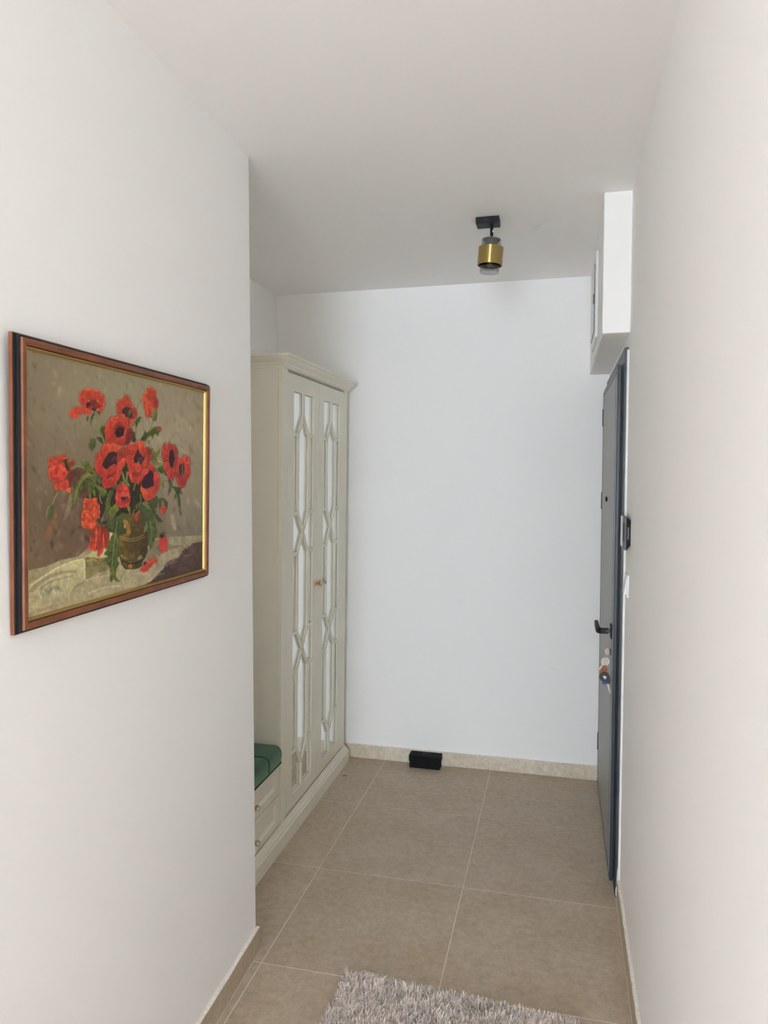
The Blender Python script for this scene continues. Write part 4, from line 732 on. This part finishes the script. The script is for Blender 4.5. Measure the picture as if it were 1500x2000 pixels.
B().lathe([(.0477, -.038), (.0477, -.1075), (.0400, -.100), (.0400, -.038)], LC, n=48, tilt=TM, cap=False).build('inner_sleeve', M['rubber'], lp, True)
B().lathe([(.0368, -.003), (.0368, -.006), (.026, -.0065), (.026, -.050), (.018, -.056)], LC, n=32, tilt=TM).build('lamp_holder', M['holder'], lp, True)
blb = B().lathe([(.012, -.056), (.014, -.070), (.022, -.090), (.0250, -.106), (.0225, -.120), (.0135, -.1295), (.004, -.1325)], LC, n=28, tilt=TM).build('bulb', M['clear'], lp, True)
fi = B()
for k in range(4):
    an = k*math.pi/2+.4; fi.tube([TM@Vector((.004*math.cos(an), .004*math.sin(an), -.076))+Vector(LC), TM@Vector((.011*math.cos(an), .011*math.sin(an), -.112))+Vector(LC)], .0012, 6)
fi.build('filament', M['filament'], blb)

# ---------------------------------------------------------------- intercom, switch, keys
ic = empty('intercom', (XR-.01, 2.735, 1.37), 'black wall intercom handset mounted beside the entrance door', 'intercom')
b = B(); y0, y1 = 2.655, 2.812
R1 = [(XR, y0+.004, 1.388), (XR, y1-.004, 1.388), (XR, y1-.004, 1.476), (XR, y0+.004, 1.476)]; R2 = [(XR-.0135, y0, 1.371), (XR-.0135, y1, 1.371), (XR-.0135, y1, 1.489), (XR-.0135, y0, 1.489)]
b.add(R1+R2, [(0, 1, 2, 3), (7, 6, 5, 4)]+[(i, (i+1) % 4, 4+(i+1) % 4, 4+i) for i in range(4)]).build('housing', M['blackpl'], ic)
fp = B().box(XR-.0205, XR-.0135, y0, y1, 1.371, 1.489, .0015).build('front_plate', M['greypl'], ic)
B().box(XR-.0222, XR-.0203, y0+.088, y1-.004, 1.376, 1.486, .0008).build('handset', M['white'], ic)
B().box(XR-.0212, XR-.0203, y0+.012, y0+.066, 1.40, 1.465).build('screen', M['rubber'], fp)
B().box(XR-.011, XR-.005, y0-.0006, y0+.006, 1.41, 1.452).build('side_label', M['greypl'], ic)
ls = empty('light_switch', (XR-.004, 2.735, 1.20), 'white rocker light switch on the wall below the intercom', 'switch')
B().box(XR-.0075, XR, 2.68, 2.765, 1.198, 1.280, .002).build('switch_plate', M['white'], ls)
B().prismy([(XR-.007, 1.208), (XR-.0165, 1.212), (XR-.0085, 1.270), (XR-.007, 1.270)], 2.69, 2.755).build('rocker', M['white'], ls)

kb = empty('key_bunch', (.182, 3.0, .745), 'bunch of keys hanging from the door lock with round black fob', 'keys')
def disc(c, r, y0, y1, n=28, sx=1.0, rot=0): return [(c[0]+sx*r*math.cos(2*math.pi*k/n+rot), c[1]+r*math.sin(2*math.pi*k/n+rot)) for k in range(n)]
k1 = B().prismy(disc((.1935, .926), .0135, 0, 0, 20, .85), 2.9992, 3.0018); k1.prismy([(.2, .9335), (.2, .919), (LX-.004, .9215), (LX-.004, .9305)], 2.9992, 3.0018); k1.build('key', M['steel'], kb)
B().tube([(.185+.008*math.cos(a_)*.9, 3.001+.006*math.sin(a_*1.0), .9155+.0135*math.sin(a_)) for a_ in [2*math.pi*i/20 for i in range(20)]], .0011, 8, True).build('split_ring', M['steel'], kb, True)
B().tube([(.186+.0145*math.cos(a_), 2.999, .8845+.0150*math.sin(a_)) for a_ in [2*math.pi*i/28 for i in range(28)]], .0024, 10, True).build('split_ring', M['emblem'], kb, True)
B().prismy(disc((.186, .884), .0115, 0, 0, 24), 2.9985, 3.0000).build('paper_tag', M['tagpaper'], kb)
B().prismy([(.172, .836), (.170, .815), (.162, .812), (.166, .842), (.176, .868), (.187, .872), (.194, .860), (.193, .838)], 2.9965, 3.0015).build('leather_strap', M['leather'], kb)
B().lathe([(.0185, 0), (.0195, .001), (.0195, .006), (.0185, .007)], (.1835, 2.990, .823), 'y', 30).build('key_fob', M['blackpl'], kb, True)
B().prismy([(.196, .842), (.205, .822), (.207, .805), (.203, .793), (.188, .797), (.194, .815)], 2.9975, 3.0045).build('car_key_case', M['blackpl'], kb)
em = B().prismy([(.1775, .8235), (.1765, .8260), (.1800, .8275), (.1815, .8300), (.1845, .8290), (.1860, .8265), (.1890, .8270), (.1915, .8240), (.1895, .8215), (.1880, .8180), (.1845, .8150), (.1815, .8170), (.1835, .8195), (.1800, .8205)], 2.9892, 2.9902)
em.build('white_emblem', M['emblem'], kb)
B().prismy([(.174, .806), (.176, .793), (.182, .790), (.190, .794), (.194, .800), (.188, .808)], 2.9985, 3.0030).build('blue_key_cap', M['bluepl'], kb)
B().prismy([(.193, .803), (.199, .800), (.2045, .778), (.2085, .757), (.206, .754), (.201, .766), (.196, .785)], 2.9992, 3.0015).build('key', M['keygold'], kb)
B().prismy([(.180, .868), (.174, .872), (.163, .858), (.155, .847), (.157, .844), (.168, .853), (.178, .862)], 3.0002, 3.0022).build('key', M['keygold'], kb)

# ---------------------------------------------------------------- black box, splinter
bx = empty('cardboard_box', (-.7145, 3.908, 0), 'small black lidded cardboard box on the floor against the skirting', 'box')
B().box(-.800, -.629, 3.875, 3.940, .0, .060, .001).build('tray', M['card'], bx)
ld = B().box(-.803, -.625, 3.8725, 3.9430, .037, .071, .0012).build('lid', M['card'], bx)
tx = B(); x = -.738                          # the print is far too small to read: a fine broken grey line
while x < -.693:
    wdt = random.uniform(.0014, .0042); tx.box(x, x+wdt, 3.9205, 3.9205+random.uniform(.003, .0046), .0710, .0712); x += wdt+.0009
tx.build('lid_lettering', M['print'], ld)
sp = B().tube([(-1.128, 3.668, .0016), (-1.120, 3.676, .0028), (-1.108, 3.682, .0016)], [.001, .0016, .0009], 6)
tag(sp.build('splinter', M['debris']), 'tiny dark splinter lying on the floor tile near the wardrobe', 'splinter')

# ---------------------------------------------------------------- shaggy rug
rg = empty('rug', (-.30, 1.62, 0), 'shaggy silver grey rug at the near end of the hall', 'rug')
ra = math.radians(-3.4); rc = Vector((-.652, 2.168, 0)); RW, RL = .735, 1.05
ex = Vector((math.cos(ra), math.sin(ra), 0)); ey = Vector((math.sin(ra), -math.cos(ra), 0))
P4 = [rc+ex*.004+ey*.004, rc+ex*(RW-.004)+ey*.004, rc+ex*(RW-.004)+ey*(RL-.004), rc+ex*.004+ey*(RL-.004)]
B().prism([(p.x, p.y) for p in P4][::-1], .0, .007).build('backing', M['backing'], rg)
rn = np.random.default_rng(5); NB = 85000
uu = rn.random(NB)*RW; vv = rn.random(NB)**1.15*RL
base = np.array(rc)[None]+uu[:, None]*np.array(ex)[None]+vv[:, None]*np.array(ey)[None]; base[:, 2] = .006
# clumps share a lean direction
def vn(x, y, s, seed):
    g = np.random.default_rng(seed).random((80, 80)); fx, fy = x/s+3, y/s+3; ix, iy = fx.astype(int), fy.astype(int); tx_, ty_ = fx-ix, fy-iy
    return (g[ix, iy]*(1-tx_)+g[ix+1, iy]*tx_)*(1-ty_)+(g[ix, iy+1]*(1-tx_)+g[ix+1, iy+1]*tx_)*ty_
ang = vn(uu, vv, .045, 1)*3.2+vn(uu, vv, .018, 2)*3.0-1.2+rn.normal(0, .95, NB)
ln = rn.uniform(.018, .033, NB); lean = np.clip(rn.normal(1.08, .32, NB), .2, 1.6); wd_ = rn.uniform(.0007, .0016, NB)
edge = np.minimum(np.minimum(uu, RW-uu), np.minimum(vv, RL-vv)); 
dx, dy = np.cos(ang), np.sin(ang)
verts = np.zeros((NB, 4, 2, 3)); pos = base.copy(); tw = rn.uniform(-1, 1, NB)
for k in range(4):
    t = k/3; a_ = lean*(.35+.75*t)
    sx_, sy_ = -np.sin(ang+tw*.8), np.cos(ang+tw*.8); wk = wd_*(1-.55*t)
    verts[:, k, 0] = pos-np.stack([sx_*wk, sy_*wk, 0*wk], -1); verts[:, k, 1] = pos+np.stack([sx_*wk, sy_*wk, wk*.5], -1)
    st = ln/3; pos = pos+np.stack([dx*np.sin(a_)*st, dy*np.sin(a_)*st, np.cos(a_)*st], -1)
verts[..., 2] = np.maximum(verts[..., 2], .0012)
me = bpy.data.meshes.new('pile'); nv4 = NB*8; me.vertices.add(nv4); me.vertices.foreach_set('co', verts.reshape(-1, 3).astype(np.float32).ravel())
bs = (np.arange(NB)*8)[:, None, None]; qd = np.array([[0, 1, 3, 2], [2, 3, 5, 4], [4, 5, 7, 6]])[None]; q = (bs+qd).reshape(-1, 4)
me.loops.add(q.size); me.loops.foreach_set('vertex_index', q.ravel().astype(np.int32)); me.polygons.add(len(q)); me.polygons.foreach_set('loop_start', (np.arange(len(q))*4).astype(np.int32)); me.update(calc_edges=True)
pal = 1.42*np.array([1.02, .985, .955])*np.array([[.50, .47, .445], [.36, .32, .295], [.62, .60, .59], [.20, .165, .165], [.44, .40, .37], [.74, .73, .72]]); pk = rn.choice(6, NB, p=[.22, .22, .17, .17, .12, .10])
cl = pal[pk]*(0.85+.3*rn.random((NB, 1)))*(.72+.5*vn(uu, vv, .016, 7)+.25*vn(uu, vv, .05, 8))[:, None]; cl = np.repeat(cl[:, None, :], 8, 1); rgba = np.concatenate([cl.reshape(-1, 3), np.ones((nv4, 1))], 1)
at = me.color_attributes.new('Col', 'FLOAT_COLOR', 'POINT'); at.data.foreach_set('color', rgba.astype(np.float32).ravel())
pl = link('pile', me, M['yarn'], rg); pl['kind'] = 'stuff'
